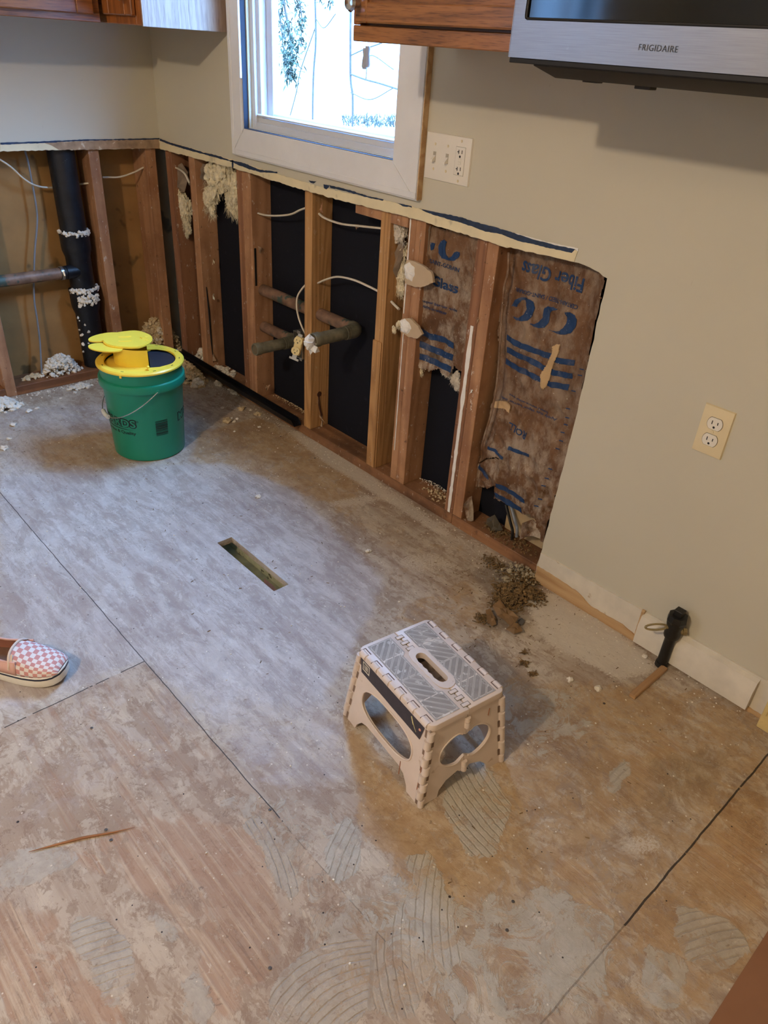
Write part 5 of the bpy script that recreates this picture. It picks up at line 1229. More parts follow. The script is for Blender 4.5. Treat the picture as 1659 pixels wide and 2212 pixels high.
ch = B(); ZB, ZP = ZL-.009, .392; vs = []; fs = []; A2 = [(.008+.112*math.cos(a), -.012+.078*math.sin(a)) for a in [math.radians(90+180*k/32) for k in range(33)]]; nA = len(A2)
for (u, w2) in A2:
    for z in (ZB, ZP): vs.append(Vector((BX, BY, z))+Rt*(u+.018)+Fd*w2)
fs = [(2*i, 2*i+2, 2*i+3, 2*i+1) for i in range(nA-1)]+[(2*(nA-1), 0, 1, 2*(nA-1)+1)]
ch.add(vs, fs); part(t, 'ramp_housing', ch, M_YEL)
hc_ = at(276, 732, 'z', ZP+.006); hl = (hc_-Vector((BX, BY, ZP+.004)))
HC = Vector((hc_.x, hc_.y, 0))
def head(u, w2, z=ZP+.0005): return tuple(Vector((HC.x, HC.y, z))+Rt*u+Fd*w2)
hp_ = []
for k in range(56):
    a = 2*PI*k/56; hp_.append((.082*math.cos(a), .082*math.sin(a)*(1+.14*math.exp(-((math.cos(a)-.45)/.4)**2))))
hd_ = B().sheet([hp_], head, (0, 0, .0045)); sm_ = [(u*.965, w2*.95) for u, w2 in hp_]; hd_.sheet([sm_], lambda u, w2: head(u, w2, ZP+.0048), (0, 0, .002))
pl_o = part(t, 'rabbit_face', hd_, M_YEL, 'rabbit head plate')
for sg, lab in ((-1, 'far ear'), (1, 'near ear')):
    ep = []
    for k in range(36):
        a = 2*PI*k/36; u = .056*math.cos(a); w2 = .044*math.sin(a); an = sg*math.radians(-12)
        ep.append((-.074+u*math.cos(an)-w2*math.sin(an), sg*.052+.004+u*math.sin(an)*-1+w2*math.cos(an)))
    part(t, 'ear', B().sheet([ep], lambda u, w2: head(u, w2, ZP-.0035), (0, 0, .0038)), M_YEL)
det = B()
for (u0_, u1_, w_0) in ((-.030, .012, -.020), (-.030, .012, .024)):
    det.tube([head(u0_+(u1_-u0_)*k/8, w_0+.003*math.sin(PI*k/8), ZP+.0072) for k in range(9)], .0022, 8)
det.tube([head(.042, -.006, ZP+.0072), head(.050, .004, ZP+.0072), head(.046, .008, ZP+.0072)], .0022, 8); det.tube([head(.050, .004, ZP+.0072), head(.064, .001, ZP+.0072)], .0018, 8)
for (a, e) in (((.055, -.02), (.070, -.03)), ((.058, -.014), (.074, -.018)), ((.052, .022), (.066, .036)), ((.056, .017), (.072, .026))): det.tube([head(*a, ZP+.007), head(*e, ZP+.007)], .0008, 6)
part(pl_o, 'face_relief', det, M_YEL)
clip = B()
for a in (-62, -22, 8, 40, 72, 118, 160, 200):
    a = math.radians(a); p = P2(.132, a, ZL+.0068); tt = Rt*-math.sin(a)+Fd*math.cos(a); nn = Rt*math.cos(a)+Fd*math.sin(a)
    M = Matrix(((tt.x, nn.x, 0, p.x), (tt.y, nn.y, 0, p.y), (0, 0, 1, p.z-.0012), (0, 0, 0, 1))); clip.box((-.005, -.0014, 0), (.005, .0014, .0008), 0, M)
part(t, 'clip_slot', clip, M_SLOT)
hk = B()
for a in (118,):
    a = math.radians(a); p = P2(LR+.0005, a, ZL-.006); tt = Rt*-math.sin(a)+Fd*math.cos(a); nn = Rt*math.cos(a)+Fd*math.sin(a)
    M = Matrix(((tt.x, nn.x, 0, p.x), (tt.y, nn.y, 0, p.y), (0, 0, 1, p.z), (0, 0, 0, 1))); hk.box((-.004, -.003, -.006), (.004, .001, .006), .001, M)
part(t, 'hook', hk, M_YEL)
pv = B()
for w2 in (-.088, .088): p = Vector((BX, BY, ZL+.006))+Rt*.022+Fd*w2; pv.blob(p, .0055, 1, 0, 2)
part(t, 'pivot', pv, M_YEL)
# ------------------------------------------------------------------ folding step stool
SC_, SA = Vector((-.6831, -2.3114, 0)), -.1359
SE = Vector((math.cos(SA), math.sin(SA), 0)); SG = Vector((-math.sin(SA), math.cos(SA), 0))
W1, L1, W2, L2, SH = .1961, .2617, .2283, .2905, .2117
M_PLAS = mat('beige_plastic', srgb(216, 200, 187), .42, var=.05, vs=12, bump=.05, speck=(srgb(184, 160, 138), 16, .66))
M_PLASL = mat('beige_plastic_groove', srgb(222, 212, 200), .45, var=.04)
M_TREAD = mat('worn_grey_tread', srgb(164, 156, 146), .6, var=.14, vs=26, bump=.2, speck=(srgb(206, 200, 192), 34, .60))
M_TREADD = mat('worn_grey_tread_bar', srgb(150, 142, 132), .6, var=.16, vs=22, bump=.2, speck=(srgb(198, 192, 184), 30, .60))
stool = thing('step_stool', 'beige folding step stool with grey treads standing on the subfloor', 'step stool', tuple(SC_))
def S3(e, g_, z): return SC_+SE*e+SG*g_+Vector((0, 0, z))
def rrect(e0, e1, g0, g1, r, corners=(1, 1, 1, 1), n=6):
    pts = []; C_ = [((e1-r, g1-r), 0), ((e0+r, g1-r), 90), ((e0+r, g0+r), 180), ((e1-r, g0+r), 270)]; raw = [(e1, g1), (e0, g1), (e0, g0), (e1, g0)]
    for k, ((cx, cy), a0) in enumerate(C_):
        if corners[k]:
            for i in range(n+1): a = math.radians(a0+90*i/n); pts.append((cx+r*math.cos(a), cy+r*math.sin(a)))
        else: pts.append(raw[k])
    return pts
def slab(loop, z0, z1, inset=.0035, ring=True):
    """solid with a rounded upper edge; loop in stool coordinates"""
    n = len(loop); cx = sum(p[0] for p in loop)/n; cy = sum(p[1] for p in loop)/n
    def ins(d):
        o = []
        for i in range(n):
            a, p, c = loop[i-1], loop[i], loop[(i+1) % n]; t1 = Vector((p[0]-a[0], p[1]-a[1])); t2 = Vector((c[0]-p[0], c[1]-p[1])); tt = (t1.normalized()+t2.normalized())
            tt = tt.normalized() if tt.length > 1e-9 else t1.normalized(); o.append((p[0]-tt.y*d, p[1]+tt.x*d))
        return o
    lv = [(loop, z0), (loop, z1-inset), (ins(inset*.3), z1-inset*.3), (ins(inset), z1)]
    vs = []; fs = []
    for lp, z in lv: vs += [S3(p[0], p[1], z) for p in lp]
    for k in range(3):
        for i in range(n): fs.append((k*n+i, k*n+(i+1) % n, (k+1)*n+(i+1) % n, (k+1)*n+i))
    fs.append(tuple(range(n))[::-1]); fs.append(tuple(range(3*n, 4*n))); return B().add(vs, fs)
# handle opening (stool coords): centre a little towards the sticker side
hz = [(.0, 0)]
def handle_hole(grow=0.0):
    o = []; h = .048+grow; w_ = .0125+grow
    for i in range(9): a = PI*i/8; o.append((.004+w_*math.cos(a), h-.0125+w_*math.sin(a)-grow*0))
    nW = 16
    for i in range(1, nW): tt = i/nW; o.append((.004-w_-.0022*math.sin(tt*PI*4)**2*(1 if grow == 0 else .8), h-.0125-(2*(h-.0125))*tt))
    for i in range(9): a = PI+PI*i/8; o.append((.004+w_*math.cos(a), -h+.0125+w_*math.sin(a)))
    return o
hole = handle_hole()
half = []
# two leaves: outline minus the handle hole is handled with a rounded handle plate between them
for sg, nm in ((-1, 'sticker side'), (1, 'far side')):
    e0, e1 = (-W1/2, -.0006) if sg < 0 else (.0006, W1/2)
    corner = (0, 1, 1, 0) if sg < 0 else (1, 0, 0, 1)
    lp = rrect(e0, e1, -L1/2, L1/2, .017, corner)
    sl_ = B(); n = len(lp)
    hl_ = [(max(min(p[0], e1 if sg < 0 else 9), e0 if sg > 0 else -9), p[1]) for p in handle_hole(.0005)]
    # notch the inner edge around the hole
    if sg < 0:
        k = [p for p in handle_hole(.0005) if p[0] < e1-.0005]; k.sort(key=lambda p: p[1])
        idx0 = [i for i, p in enumerate(lp) if abs(p[0]-e1) < 1e-9 and p[1] < 0][0]
        lp2 = lp[:idx0+1]+[(e1, k[0][1]-.002)]+k+[(e1, k[-1][1]+.002)]+lp[idx0+1:]
    else:
        k = [p for p in handle_hole(.0005) if p[0] > e0+.0005]; k.sort(key=lambda p: -p[1])
        idx0 = [i for i, p in enumerate(lp) if abs(p[0]-e0) < 1e-9 and p[1] > 0][0]
        lp2 = lp[:idx0+1]+[(e0, k[0][1]+.002)]+k+[(e0, k[-1][1]-.002)]+lp[idx0+1:]
    leaf = slab(lp2, SH-.015, SH)
    lf = part(stool, 'top_leaf', leaf, M_PLAS)
    # tread pad with slanted bars
    pe0, pe1 = (-W1/2+.020, -.018) if sg < 0 else (.018, W1/2-.020); pg0, pg1 = -L1/2+.010, L1/2-.010
    pad = B(); pad.cur = 0
    hp2 = rrect(-.0125-.012, .0165+.008, -.064, .064, .012)
    if sg < 0: pol_ = [(pe0, pg0), (pe1, pg0), (pe1, -.066), (-.028, -.058), (-.028, .058), (pe1, .066), (pe1, pg1), (pe0, pg1)]
    else: pol_ = [(pe0+.0, pg0), (pe1, pg0), (pe1, pg1), (pe0, pg1), (pe0, .052), (pe0+.006, .046), (pe0+.006, -.046), (pe0, -.052)]
    pad.sheet([pol_], lambda e, g_: tuple(S3(e, g_, SH+.0002)), (0, 0, .0007), mi=0)
    def clip(poly, rect):
        for (ax, s_, lim) in ((0, 1, rect[0]), (0, -1, rect[1]), (1, 1, rect[2]), (1, -1, rect[3])):
            o = []
            for i in range(len(poly)):
                a, c = poly[i-1], poly[i]; da, dc = s_*(a[ax]-lim), s_*(c[ax]-lim)
                if (da >= 0) != (dc >= 0): tt = da/(da-dc); o.append((a[0]+(c[0]-a[0])*tt, a[1]+(c[1]-a[1])*tt))
                if dc >= 0: o.append(c)
            poly = o
            if len(poly) < 3: return []
        return poly
    secs = [(pg0+.003, -.066, sg), (-.066, -.001, sg), (.001, .066, -sg), (.066, pg1-.003, -sg)]
    for (s0, s1, dr_) in secs:
        lim_e = (pe0+.003, pe1-.003) if abs((s0+s1)/2) > .07 or sg > 0 else (pe0+.003, -.031)
        if sg > 0 and abs((s0+s1)/2) < .07: lim_e = (pe0+.009, pe1-.003)
        c_ = -.2
        while c_ < .2:
            wb_ = .0105
            for gi, (ww, zz, mi) in enumerate(((wb_, SH+.0010, 1), (wb_-.0009, SH+.0012, 2))):
                # band: points with |(g - dr*e*1.0) - c| < ww/2*1.41
                h_ = ww*.72; q_ = [(-.2, dr_*-.2+c_-h_), (.2, dr_*.2+c_-h_), (.2, dr_*.2+c_+h_), (-.2, dr_*-.2+c_+h_)]
                ins_ = gi*.0009; r_ = clip(q_, (lim_e[0]+ins_, lim_e[1]-ins_, s0+ins_, s1-ins_))
                if len(r_) >= 3:
                    ar = abs(sum(r_[i-1][0]*r_[i][1]-r_[i][0]*r_[i-1][1] for i in range(len(r_))))/2
                    if ar > 1.2e-5: pad.add([S3(p[0], p[1], zz) for p in r_], [tuple(range(len(r_)))], mi)
            c_ += .0190
    part(lf, 'tread_pad', pad, [M_TREAD, M_PLASL, M_TREADD], 'worn grey tread with slanted bars', smooth=0)
# handle plate between the leaves
hp3 = handle_hole(.0095)
part(stool, 'handle_plate', B().sheet([hp3, hole], lambda e, g_: tuple(S3(e, g_, SH+.0016)), (0, 0, -.013)), M_PLAS)
# centre hinge knuckles on the top
kn = B()
for g0 in (-.118, -.098, -.078, .070, .090, .110):
    M = Matrix(((SE.x, SG.x, 0, 0), (SE.y, SG.y, 0, 0), (0, 0, 1, 0), (0, 0, 0, 1))); M.translation = S3(0, 0, 0)
    part(stool, 'hinge_knuckle', B().box((-.009, g0-.0042, SH-.004), (.009, g0+.0050, SH+.0012), .0012, M), M_PLAS)
part(stool, 'centre_hinge_gap', (lambda b: [b.box((-.0098, g0-.0050, SH-.003), (.0098, g0+.0058, SH+.0004), 0, M) for g0 in (-.118, -.098, -.078, .070, .090, .110)] and b)(B()), M_GRIMESHADE)
# side walls
def wall_frame(kind):
    """returns map(u, v) -> world, half widths; u along the wall, v = height 0..1"""
    zt = SH-.013
    if kind[0] == 'l':
        s_ = -1 if kind == 'l-' else 1
        return lambda u, z: S3(s_*(W2/2+(W1/2-.004-W2/2)*z/zt), u, z), L2/2, L1/2-.004, -SE*s_, SG
    s_ = -1 if kind == 's-' else 1
    return lambda u, z: S3(u, s_*(L2/2+(L1/2-.004-L2/2)*z/zt), z), W2/2, W1/2-.004, -SG*s_, SE
def oval(u0, u1, z0, z1, n=40, waist=0.0, p=2.4):
    o = []; cu, cz, a_, b_ = (u0+u1)/2, (z0+z1)/2, (u1-u0)/2, (z1-z0)/2
    for k in range(n):
        t_ = 2*PI*k/n; c, s_ = math.cos(t_), math.sin(t_)
        x = a_*math.copysign(abs(c)**(2/p), c); y = b_*math.copysign(abs(s_)**(2/p), s_)
        y *= 1-waist*math.exp(-(x/.014)**2); o.append((cu+x, cz+y))
    return o
def build_wall(kind, nm):
    fn, hb_, ht_, inn, tan = wall_frame(kind); zt = SH-.013
    edge_ = lambda z: hb_+(ht_-hb_)*z/zt
    if kind[0] == 'l':
        out_ = [(-hb_, 0), (-hb_+.046, 0), (-hb_+.050, .014), (-hb_+.066, .034), (-hb_+.085, .040), (hb_-.085, .040), (hb_-.066, .034), (hb_-.050, .014), (hb_-.046, 0), (hb_, 0), (edge_(zt), zt), (-edge_(zt), zt)]
        hl2 = oval(-.092, .092, .058, .142, 48, 0, 2.6)
        pw = part(stool, 'long_side', B().sheet([out_, hl2], lambda u, z: tuple(fn(u, z)), inn*.0055), M_PLAS)
        lip = B().tube([fn(u, z)+inn*-.0004 for u, z in hl2+[hl2[0]]], .0022, 8); part(pw, 'opening_lip', lip, M_PLAS)
        walls = [pw]
    else:
        walls = []
        for sg in (-1, 1):
            hl2 = oval(-.068, .068, .066, .154, 48, .34, 2.1); seg = [p for p in hl2 if p[0]*sg > .002]; seg.sort(key=lambda p: math.atan2(p[1]-.11, p[0]*sg))
            o = [(sg*.0008, zt), (sg*edge_(zt), zt), (sg*hb_, 0), (sg*(hb_-.046), 0), (sg*(hb_-.050), .018), (sg*(hb_-.068), .036), (sg*.016, .046), (sg*.009, .040), (sg*.0008, .040)]
            o = o+[(sg*.0008, .110-.044*.66)]+seg+[(sg*.0008, .110+.044*.66)]
            walls.append(part(stool, 'short_side_half', B().sheet([o], lambda u, z: tuple(fn(u, z)), inn*.0055), M_PLAS))
            lip = B().tube([fn(u, z) for u, z in seg], .0018, 8); part(walls[-1], 'opening_lip', lip, M_PLAS)
        kk = B()
        for (za, zb) in ((.040, .054), (.055, .066), (.160, .174), (.175, .186)): part(stool, 'hinge_knuckle', B().tube([fn(0, za)-inn*.001, fn(0, zb)-inn*.001], .0066, 14), M_PLAS)
    return walls
for kd in ('l-', 'l+', 's-', 's+'): build_wall(kd, kd)
# corner hinges: knuckles stacked down each corner
for (se, sg) in ((-1, -1), (1, -1), (-1, 1), (1, 1)):
    kk = B(); dk = B(); zt = SH-.018; nK = 9
    for k in range(nK):
        za, zb = zt*(k+.06)/nK, zt*(k+.94)/nK
        pa = S3(se*(W2/2+(W1/2-.004-W2/2)*za/zt), sg*(L2/2+(L1/2-.004-L2/2)*za/zt), za); pb = S3(se*(W2/2+(W1/2-.004-W2/2)*zb/zt), sg*(L2/2+(L1/2-.004-L2/2)*zb/zt), zb)
        off = (SG*(-sg)*.003 if k % 2 else SE*(-se)*.003)
        part(stool, 'hinge_knuckle', B().tube([pa+off, pb+off], .0080 if k else .0066, 14), M_PLAS)
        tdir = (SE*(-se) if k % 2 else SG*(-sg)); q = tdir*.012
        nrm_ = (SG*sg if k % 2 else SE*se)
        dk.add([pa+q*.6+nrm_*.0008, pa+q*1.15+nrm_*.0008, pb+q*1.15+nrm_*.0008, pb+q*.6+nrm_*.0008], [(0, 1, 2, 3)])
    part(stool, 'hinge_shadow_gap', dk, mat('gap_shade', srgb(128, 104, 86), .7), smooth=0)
# top edge hinges
for se in (-1, 1):
    kk = B(); dk = B(); M.translation = S3(0, 0, 0)
    for i in range(6):
        g0 = -L1/2+.022+i*(L1-.044)/5.0-.010; g1 = g0+.020
        part(stool, 'hinge_knuckle', B().tube([S3(se*(W1/2-.0050), g0, SH-.0065), S3(se*(W1/2-.0050), g1, SH-.0065)], .0080, 16), M_PLAS)
        dk.box((se*(W1/2-.0146), g0-.0010, SH-.004), (se*(W1/2-.0128), g1+.0010, SH+.0007), 0, M); dk.box((se*(W1/2-.0140), g1, SH-.012), (se*(W1/2+.0008), g1+.0014, SH+.0006), 0, M)  # brown strips paint the shadow line beside each knuckle
    part(stool, 'hinge_shadow_line', dk, mat('shadow_line_brown', srgb(104, 78, 62), .7), smooth=0)
under = B()
under.sheet([rrect(-W1/2+.012, W1/2-.012, -L1/2+.012, L1/2-.012, .01)], lambda e, g_: tuple(S3(e, g_, SH-.052)), (0, 0, .002))
M.translation = S3(0, 0, 0)
for i in range(9):
    u = -L1/2+.02+i*(L1-.04)/8; under.box((-W1/2+.014, u-.0008, SH-.050), (W1/2-.014, u+.0008, SH-.040), 0, M)
for i in range(6):
    u = -W1/2+.02+i*(W1-.04)/5; under.box((u-.0008, -L1/2+.014, SH-.050), (u+.0008, L1/2-.014, SH-.040), 0, M)
part(stool, 'ribbed_brace', under, M_PLAS, 'ribbed plate under the top')
# sticker on the long side
fn, hb_, ht_, inn, tan = wall_frame('l-')
M_STK = mat('sticker_dark', srgb(56, 50, 56), .5, var=.1, vs=60)
sk = part(stool, 'sticker', B().sheet([ragged([(.118, .196), (.108, .160), (-.104, .156), (-.112, .196)], .03, .0008, 2, True)], lambda u, z: tuple(fn(u, z)-inn*.0012), -inn*.0003), M_STK, 'dark label with small barcode')
wbx = B().sheet([[(.108, .191), (.105, .170), (.080, .170), (.082, .191)], [(.1055, .1885), (.103, .1725), (.0825, .1725), (.084, .1885)]], lambda u, z: tuple(fn(u, z)-inn*.0018), -inn*.0001)
rr = random.Random(2); u = .102
while u > .086:
    w_ = rr.choice([.0006, .001, .0016]); wbx.sheet([[(u, .186), (u, .175), (u-w_, .175), (u-w_, .186)]], lambda a, z: tuple(fn(a, z)-inn*.0018), -inn*.0001); u -= w_+rr.choice([.0008, .0012])
part(sk, 'barcode', wbx, mat('label_cream', srgb(222, 214, 196), .5))
mk = B()
for k in range(7): mk.tube([fn(-.070-k*.0022, .188-.003*k)-inn*.0019, fn(-.078-k*.0022, .176-.002*k)-inn*.0019], .0012 if k < 2 else .0004, 6)
part(sk, 'print_mark', mk, mat('label_yellow', srgb(214, 204, 150), .5))
part(sk, 'print_dot', B().blob(tuple(fn(-.100, .178)-inn*.0017), .0034, 1, 0, 2, (.4, 1, 1)), mat('label_pink', srgb(214, 150, 128), .5))
for (kd, u, z0, z1, m__) in (('l-', -.125, .035, .145, 'scratch_a'), ('l-', -.065, .020, .055, 'scratch_b'), ('s-', .060, .160, .178, 'scratch_c')):
    f2, _a, _b, in2, _t = wall_frame(kd); part(stool, 'rusty_scratch', B().tube([f2(u, z1)-in2*.0004, f2(u-.003, z0)-in2*.0004], .0012, 6, flat=.5), mat('rust_scratch', srgb(150, 92, 58), .7))

# ------------------------------------------------------------------ shoe
def shoe():
    toe = Vector((-1.216, -1.655, 0)); near = at(60, 1487, 'z', 0)
    d = Vector((.86, -.42, 0)).normalized()
    d = Vector((math.cos(math.radians(SHOE_A)), math.sin(math.radians(SHOE_A)), 0)); s = Vector((-d.y, d.x, 0))       # s = towards the far side
    L = .265; T0 = toe+d*.000
    def hw(t, side):      # half width of the sole at t=0 toe .. 1 heel
        k = [(0, .0), (.012, .020), (.05, .033), (.12, .042), (.22, .0475), (.34, .049), (.48, .045), (.62, .039), (.76, .0375), (.88, .035), (.95, .027), (.985, .015), (1, 0)]
        for i in range(len(k)-1):
            if k[i][0] <= t <= k[i+1][0]: f = (t-k[i][0])/(k[i+1][0]-k[i][0]); return (k[i][1]*(1-f)+k[i+1][1]*f)*(1.06 if side > 0 else 1)
        return 0
    def W3(t, w_, z): return T0-d*(L*t)+s*(w_+.006*math.sin(t*PI))+Vector((0, 0, z))
    ts = [0, .004, .012, .03, .06, .10, .15, .2, .26, .32, .38, .44, .5, .56, .62, .7, .78, .86, .92, .96, .985, 1]
    outl = [(t_, -hw(t_, -1)) for t_ in ts]+[(t_, hw(t_, 1)) for t_ in ts[::-1][1:-1]]
    root = thing('slip_on_shoe', 'pink and white checkered slip-on shoe at the left edge of the floor', 'shoe', tuple(at(20, 1450, 'z', 0)))
    MW_ = mat('shoe_rubber', srgb(226, 220, 206), .5, var=.05); MB = mat('shoe_stripe', srgb(24, 28, 48), .4)
    def ring(b, lv, cap0=True, cap1=False):
        n = len(outl); vs = []
        for (sc, z) in lv:
            for (t_, w_) in outl: tt = .5+(t_-.5)*(1-(1-sc)*.35); lift = .010*max(0, 1-t_/.22)**2; vs.append(W3(tt, w_*sc, z+lift))
        fs = [(k*n+i, k*n+(i+1) % n, (k+1)*n+(i+1) % n, (k+1)*n+i) for k in range(len(lv)-1) for i in range(n)]
        if cap0: fs.append(tuple(range(n))[::-1])
        if cap1: fs.append(tuple(range((len(lv)-1)*n, len(lv)*n)))
        return b.add(vs, fs)
    sole = part(root, 'sole', ring(B(), [(.93, .0006), (.98, .003), (1.0, .010), (1.0, .024), (.985, .0275), (.95, .0285)], True, True), MW_, 'cream rubber sole')
    part(sole, 'stripe', ring(B(), [(1.004, .0235), (1.006, .0262), (.99, .0278), (.98, .0262)], False), MB, 'thin dark stripe round the sole')
    part(sole, 'welt', ring(B(), [(.985, .0270), (.988, .0300), (.955, .0312), (.95, .028)], False), MW_)
    # upper vamp
    g = G('checkered_canvas'); cu, cv = g.attr('cu'), g.attr('cv')
    par = g.mth('MODULO', g.mth('ADD', g.mth('FLOOR', cu), g.mth('FLOOR', cv)), 2.0)
    par = g.mth('ABSOLUTE', par)
    wv = g.noise(g.map(), 900, 2)
    c = g.mix(par, srgb(196, 138, 132), srgb(222, 214, 208)); MC = g.done(c, .85, 0, g.bump(wv, .3, .0005))
    nt, nw = 40, 30; vs = []; uvs = []
    def top_h(t_): 
        k = [(0, .031), (.02, .040), (.06, .048), (.12, .054), (.2, .059), (.3, .066), (.4, .075), (.5, .082), (.56, .086)]
        for i in range(len(k)-1):
            if k[i][0] <= t_ <= k[i+1][0]: f = (t_-k[i][0])/(k[i+1][0]-k[i][0]); return k[i][1]*(1-f)+k[i+1][1]*f
        return k[-1][1]
    def vamp(t_, q):       # q -1..1 across
        a = q*PI/2; h = top_h(t_); wd = max(hw(.03+t_*.97, 1 if q > 0 else -1), .001)*.93
        w_ = wd*math.copysign(abs(math.sin(a))**.85, q); z = .028+(h-.028)*max(0, math.cos(a))**.62
        return W3(.022+t_*.978, w_, z+.010*max(0, 1-t_/.22)**2)
    tmax = lambda q: .44-.045*abs(q)**2+.10*max(0, abs(q)-.72)
    for i in range(nt+1):
        for j in range(nw+1):
            q = -1+2*j/nw; t_ = (i/nt)**1.3*tmax(q); vs.append(vamp(t_, q)); al = t_*L; ac = q*.062
            uvs.append(((al*.80-ac*.60)/.0125+40.5, (al*.60+ac*.80)/.0125+40.5) if False else (al/.0105+40, (ac)/.0098+40))
    fs = [(i*(nw+1)+j, (i+1)*(nw+1)+j, (i+1)*(nw+1)+j+1, i*(nw+1)+j+1) for i in range(nt) for j in range(nw)]
    bb_ = B().add(vs, fs); base = wloc(root)
    me = D.meshes.new('vamp'); me.from_pydata([tuple(p-base) for p in bb_.v], [], bb_.f); me.materials.append(MC)
    for nme, k in (('cu', 0), ('cv', 1)): at_ = me.attributes.new(nme, 'FLOAT', 'POINT'); at_.data.foreach_set('value', [u_[k] for u_ in uvs])
    me.polygons.foreach_set('use_smooth', [True]*len(me.polygons)); o = D.objects.new('checkered_upper', me); COL.objects.link(o); o.parent = root
    md = o.modifiers.new('th', 'SOLIDIFY'); md.thickness = .0022; md.offset = 1
    MCR = mat('shoe_canvas_cream', srgb(216, 196, 178), .8, var=.05); ML = mat('shoe_lining', srgb(168, 112, 92), .8, var=.12); MPK = mat('shoe_pink_canvas', srgb(208, 164, 150), .8, var=.05)
    part(root, 'collar_binding', B().tube([vamp(tmax(-1+2*k/24)+.002, -1+2*k/24)+Vector((0, 0, .001)) for k in range(1, 24)], .0032, 8), MCR)
    gor = B()
    for sd_ in (-1, 1):
        A1 = [vamp(tmax(q_*sd_)+.004, q_*sd_) for q_ in (.35, .5, .65, .8, .95)]; A0 = [p+d*.010+(s*sd_)*.0012+Vector((0, 0, .0012)) for p in A1]
        gor.add(A1+A0, [(i, i+1, i+6, i+5) for i in range(4)])
    part(root, 'elastic_gore', gor, MCR, 'cream elastic gore')
    # quarters
    qt = B(); tq = [.37+.63*k/20 for k in range(21)]; path = [(t_, -1) for t_ in tq]+[(t_, 1) for t_ in tq[::-1][1:]]; vs = []
    for (t_, sd_) in path:
        w_ = hw(min(t_, .999), sd_)*.93; hq = .060 if t_ < .6 else .060+.010*min(1, (t_-.6)/.3); hq = hq+.004*max(0, (.45-t_)/.1)
        vs += [W3(t_, sd_*w_, .028), W3(t_, sd_*(w_*.97), (.028+hq)/2), W3(t_-.004*(t_ > .95), sd_*w_*.86, hq)]
    n_ = len(path); qt.add(vs, [(3*i+k, 3*(i+1)+k, 3*(i+1)+k+1, 3*i+k+1) for i in range(n_-1) for k in range(2)])
    q_ = part(root, 'quarter', qt, MPK, 'pink canvas side'); md = q_.modifiers.new('th', 'SOLIDIFY'); md.thickness = .0022; md.offset = 1
    ln_ = B().add([v_+Vector((0, 0, .0)) + (W3(.7, 0, v_.z)-v_).normalized()*.0026 for v_ in vs], [(3*i+k, 3*(i+1)+k, 3*(i+1)+k+1, 3*i+k+1) for i in range(n_-1) for k in range(2)])
    part(root, 'lining', ln_, ML, 'brown lining')
    rimp = [vs[3*i+2] for i in range(n_)]; part(root, 'collar_rim', B().tube(rimp, .0028, 8), MPK)
    ins = [(t_, -hw(t_, -1)*.86) for t_ in ts[9:]]+[(t_, hw(t_, 1)*.86) for t_ in ts[9:][::-1][1:]]
    part(root, 'insole', B().add([W3(min(a, .985), w_, .0315) for a, w_ in ins], [tuple(range(len(ins)))]), mat('insole_brown', srgb(110, 78, 56), .7, var=.2, vs=40), 'dark brown insole')
SHOE_A = -50
shoe()

# ------------------------------------------------------------------ loose foam, chunks and dust
def pile(cx, cy, z0, rx, ry, hgt, n, seed, lab, mt=M_FOAM, smin=.003, smax=.011, name='foam_crumbs', rot=0):
    rr = random.Random(seed); b = B(); nn = n
    for i in range(nn):
        a = rr.uniform(0, 2*PI); k = math.sqrt(rr.random())*rr.uniform(.6, 1.15); u, v_ = math.cos(a)*k*rx, math.sin(a)*k*ry
        x = cx+u*math.cos(rot)-v_*math.sin(rot); y = cy+u*math.sin(rot)+v_*math.cos(rot)
        h = hgt*max(0, 1-k*k)**.8; z = z0+(rr.uniform(.75, 1.0) if rr.random() < .7 else rr.random())*h; s = rr.uniform(smin, smax)
        b.blob((x, y, max(z, z0+s*.4)), s, seed+i, .5, 1, (1, 1, rr.uniform(.5, 1)), 1.4)
    return solo(name, b, mt, lab, 'debris', kind='stuff', smooth=20)
fp = lambda px, py, z=0.0: at(px, py, 'z', z)
pile(-.075, .052, .038, .115, .036, .165, 1100, 11, 'tall heap of yellowish foam crumbs at the wall corner behind the bucket', M_FOAMY, .004, .010)
pile(-.060, .040, .110, .040, .02, .060, 160, 12, 'white foam crumbs on top of the heap at the wall corner')
pile(-.525, .060, .038, .078, .034, .080, 620, 13, 'heap of white foam crumbs between the grey cable and the black stack')
pile(-.640, .070, .038, .040, .022, .012, 60, 14, 'thin grey foam crumbs on the sole plate beside the lone stud', M_FOAMY)
q = fp(172, 838); pile(q.x, q.y, 0, .050, .020, .016, 90, 15, 'white foam crumbs on the floor left of the bucket', M_FOAM, .003, .010)
q = fp(12, 878); pile(q.x-.01, q.y-.01, 0, .060, .045, .040, 380, 16, 'white foam heap on the floor at the left edge of the picture')
q = fp(412, 800, .02); pile(-.062, -.150, 0, .055, .17, .062, 760, 17, 'yellowish foam heap on the floor right of the bucket rim', M_FOAMY, .004, .011)
q = fp(428, 832); pile(q.x, q.y, 0, .030, .024, .026, 110, 18, 'small white foam clump beside the bucket')
q = fp(472, 832); pile(q.x, q.y, 0, .013, .028, .012, 60, 19, 'white foam crumbs beside the black channel', M_FOAM, .003, .008)
q = fp(505, 848); pile(q.x, q.y, 0, .013, .036, .010, 60, 20, 'line of white crumbs farther along the black channel', M_FOAM, .003, .007)
pile(.060, -.30, .038, .030, .10, .006, 60, 22, 'pale crumbs on the sole plate between the second and the doubled stud', M_FOAM)
pile(.055, -.13, .038, .03, .045, .05, 110, 23, 'white foam in the corner bay at the foot of the second stud', M_FOAM, .004, .012)
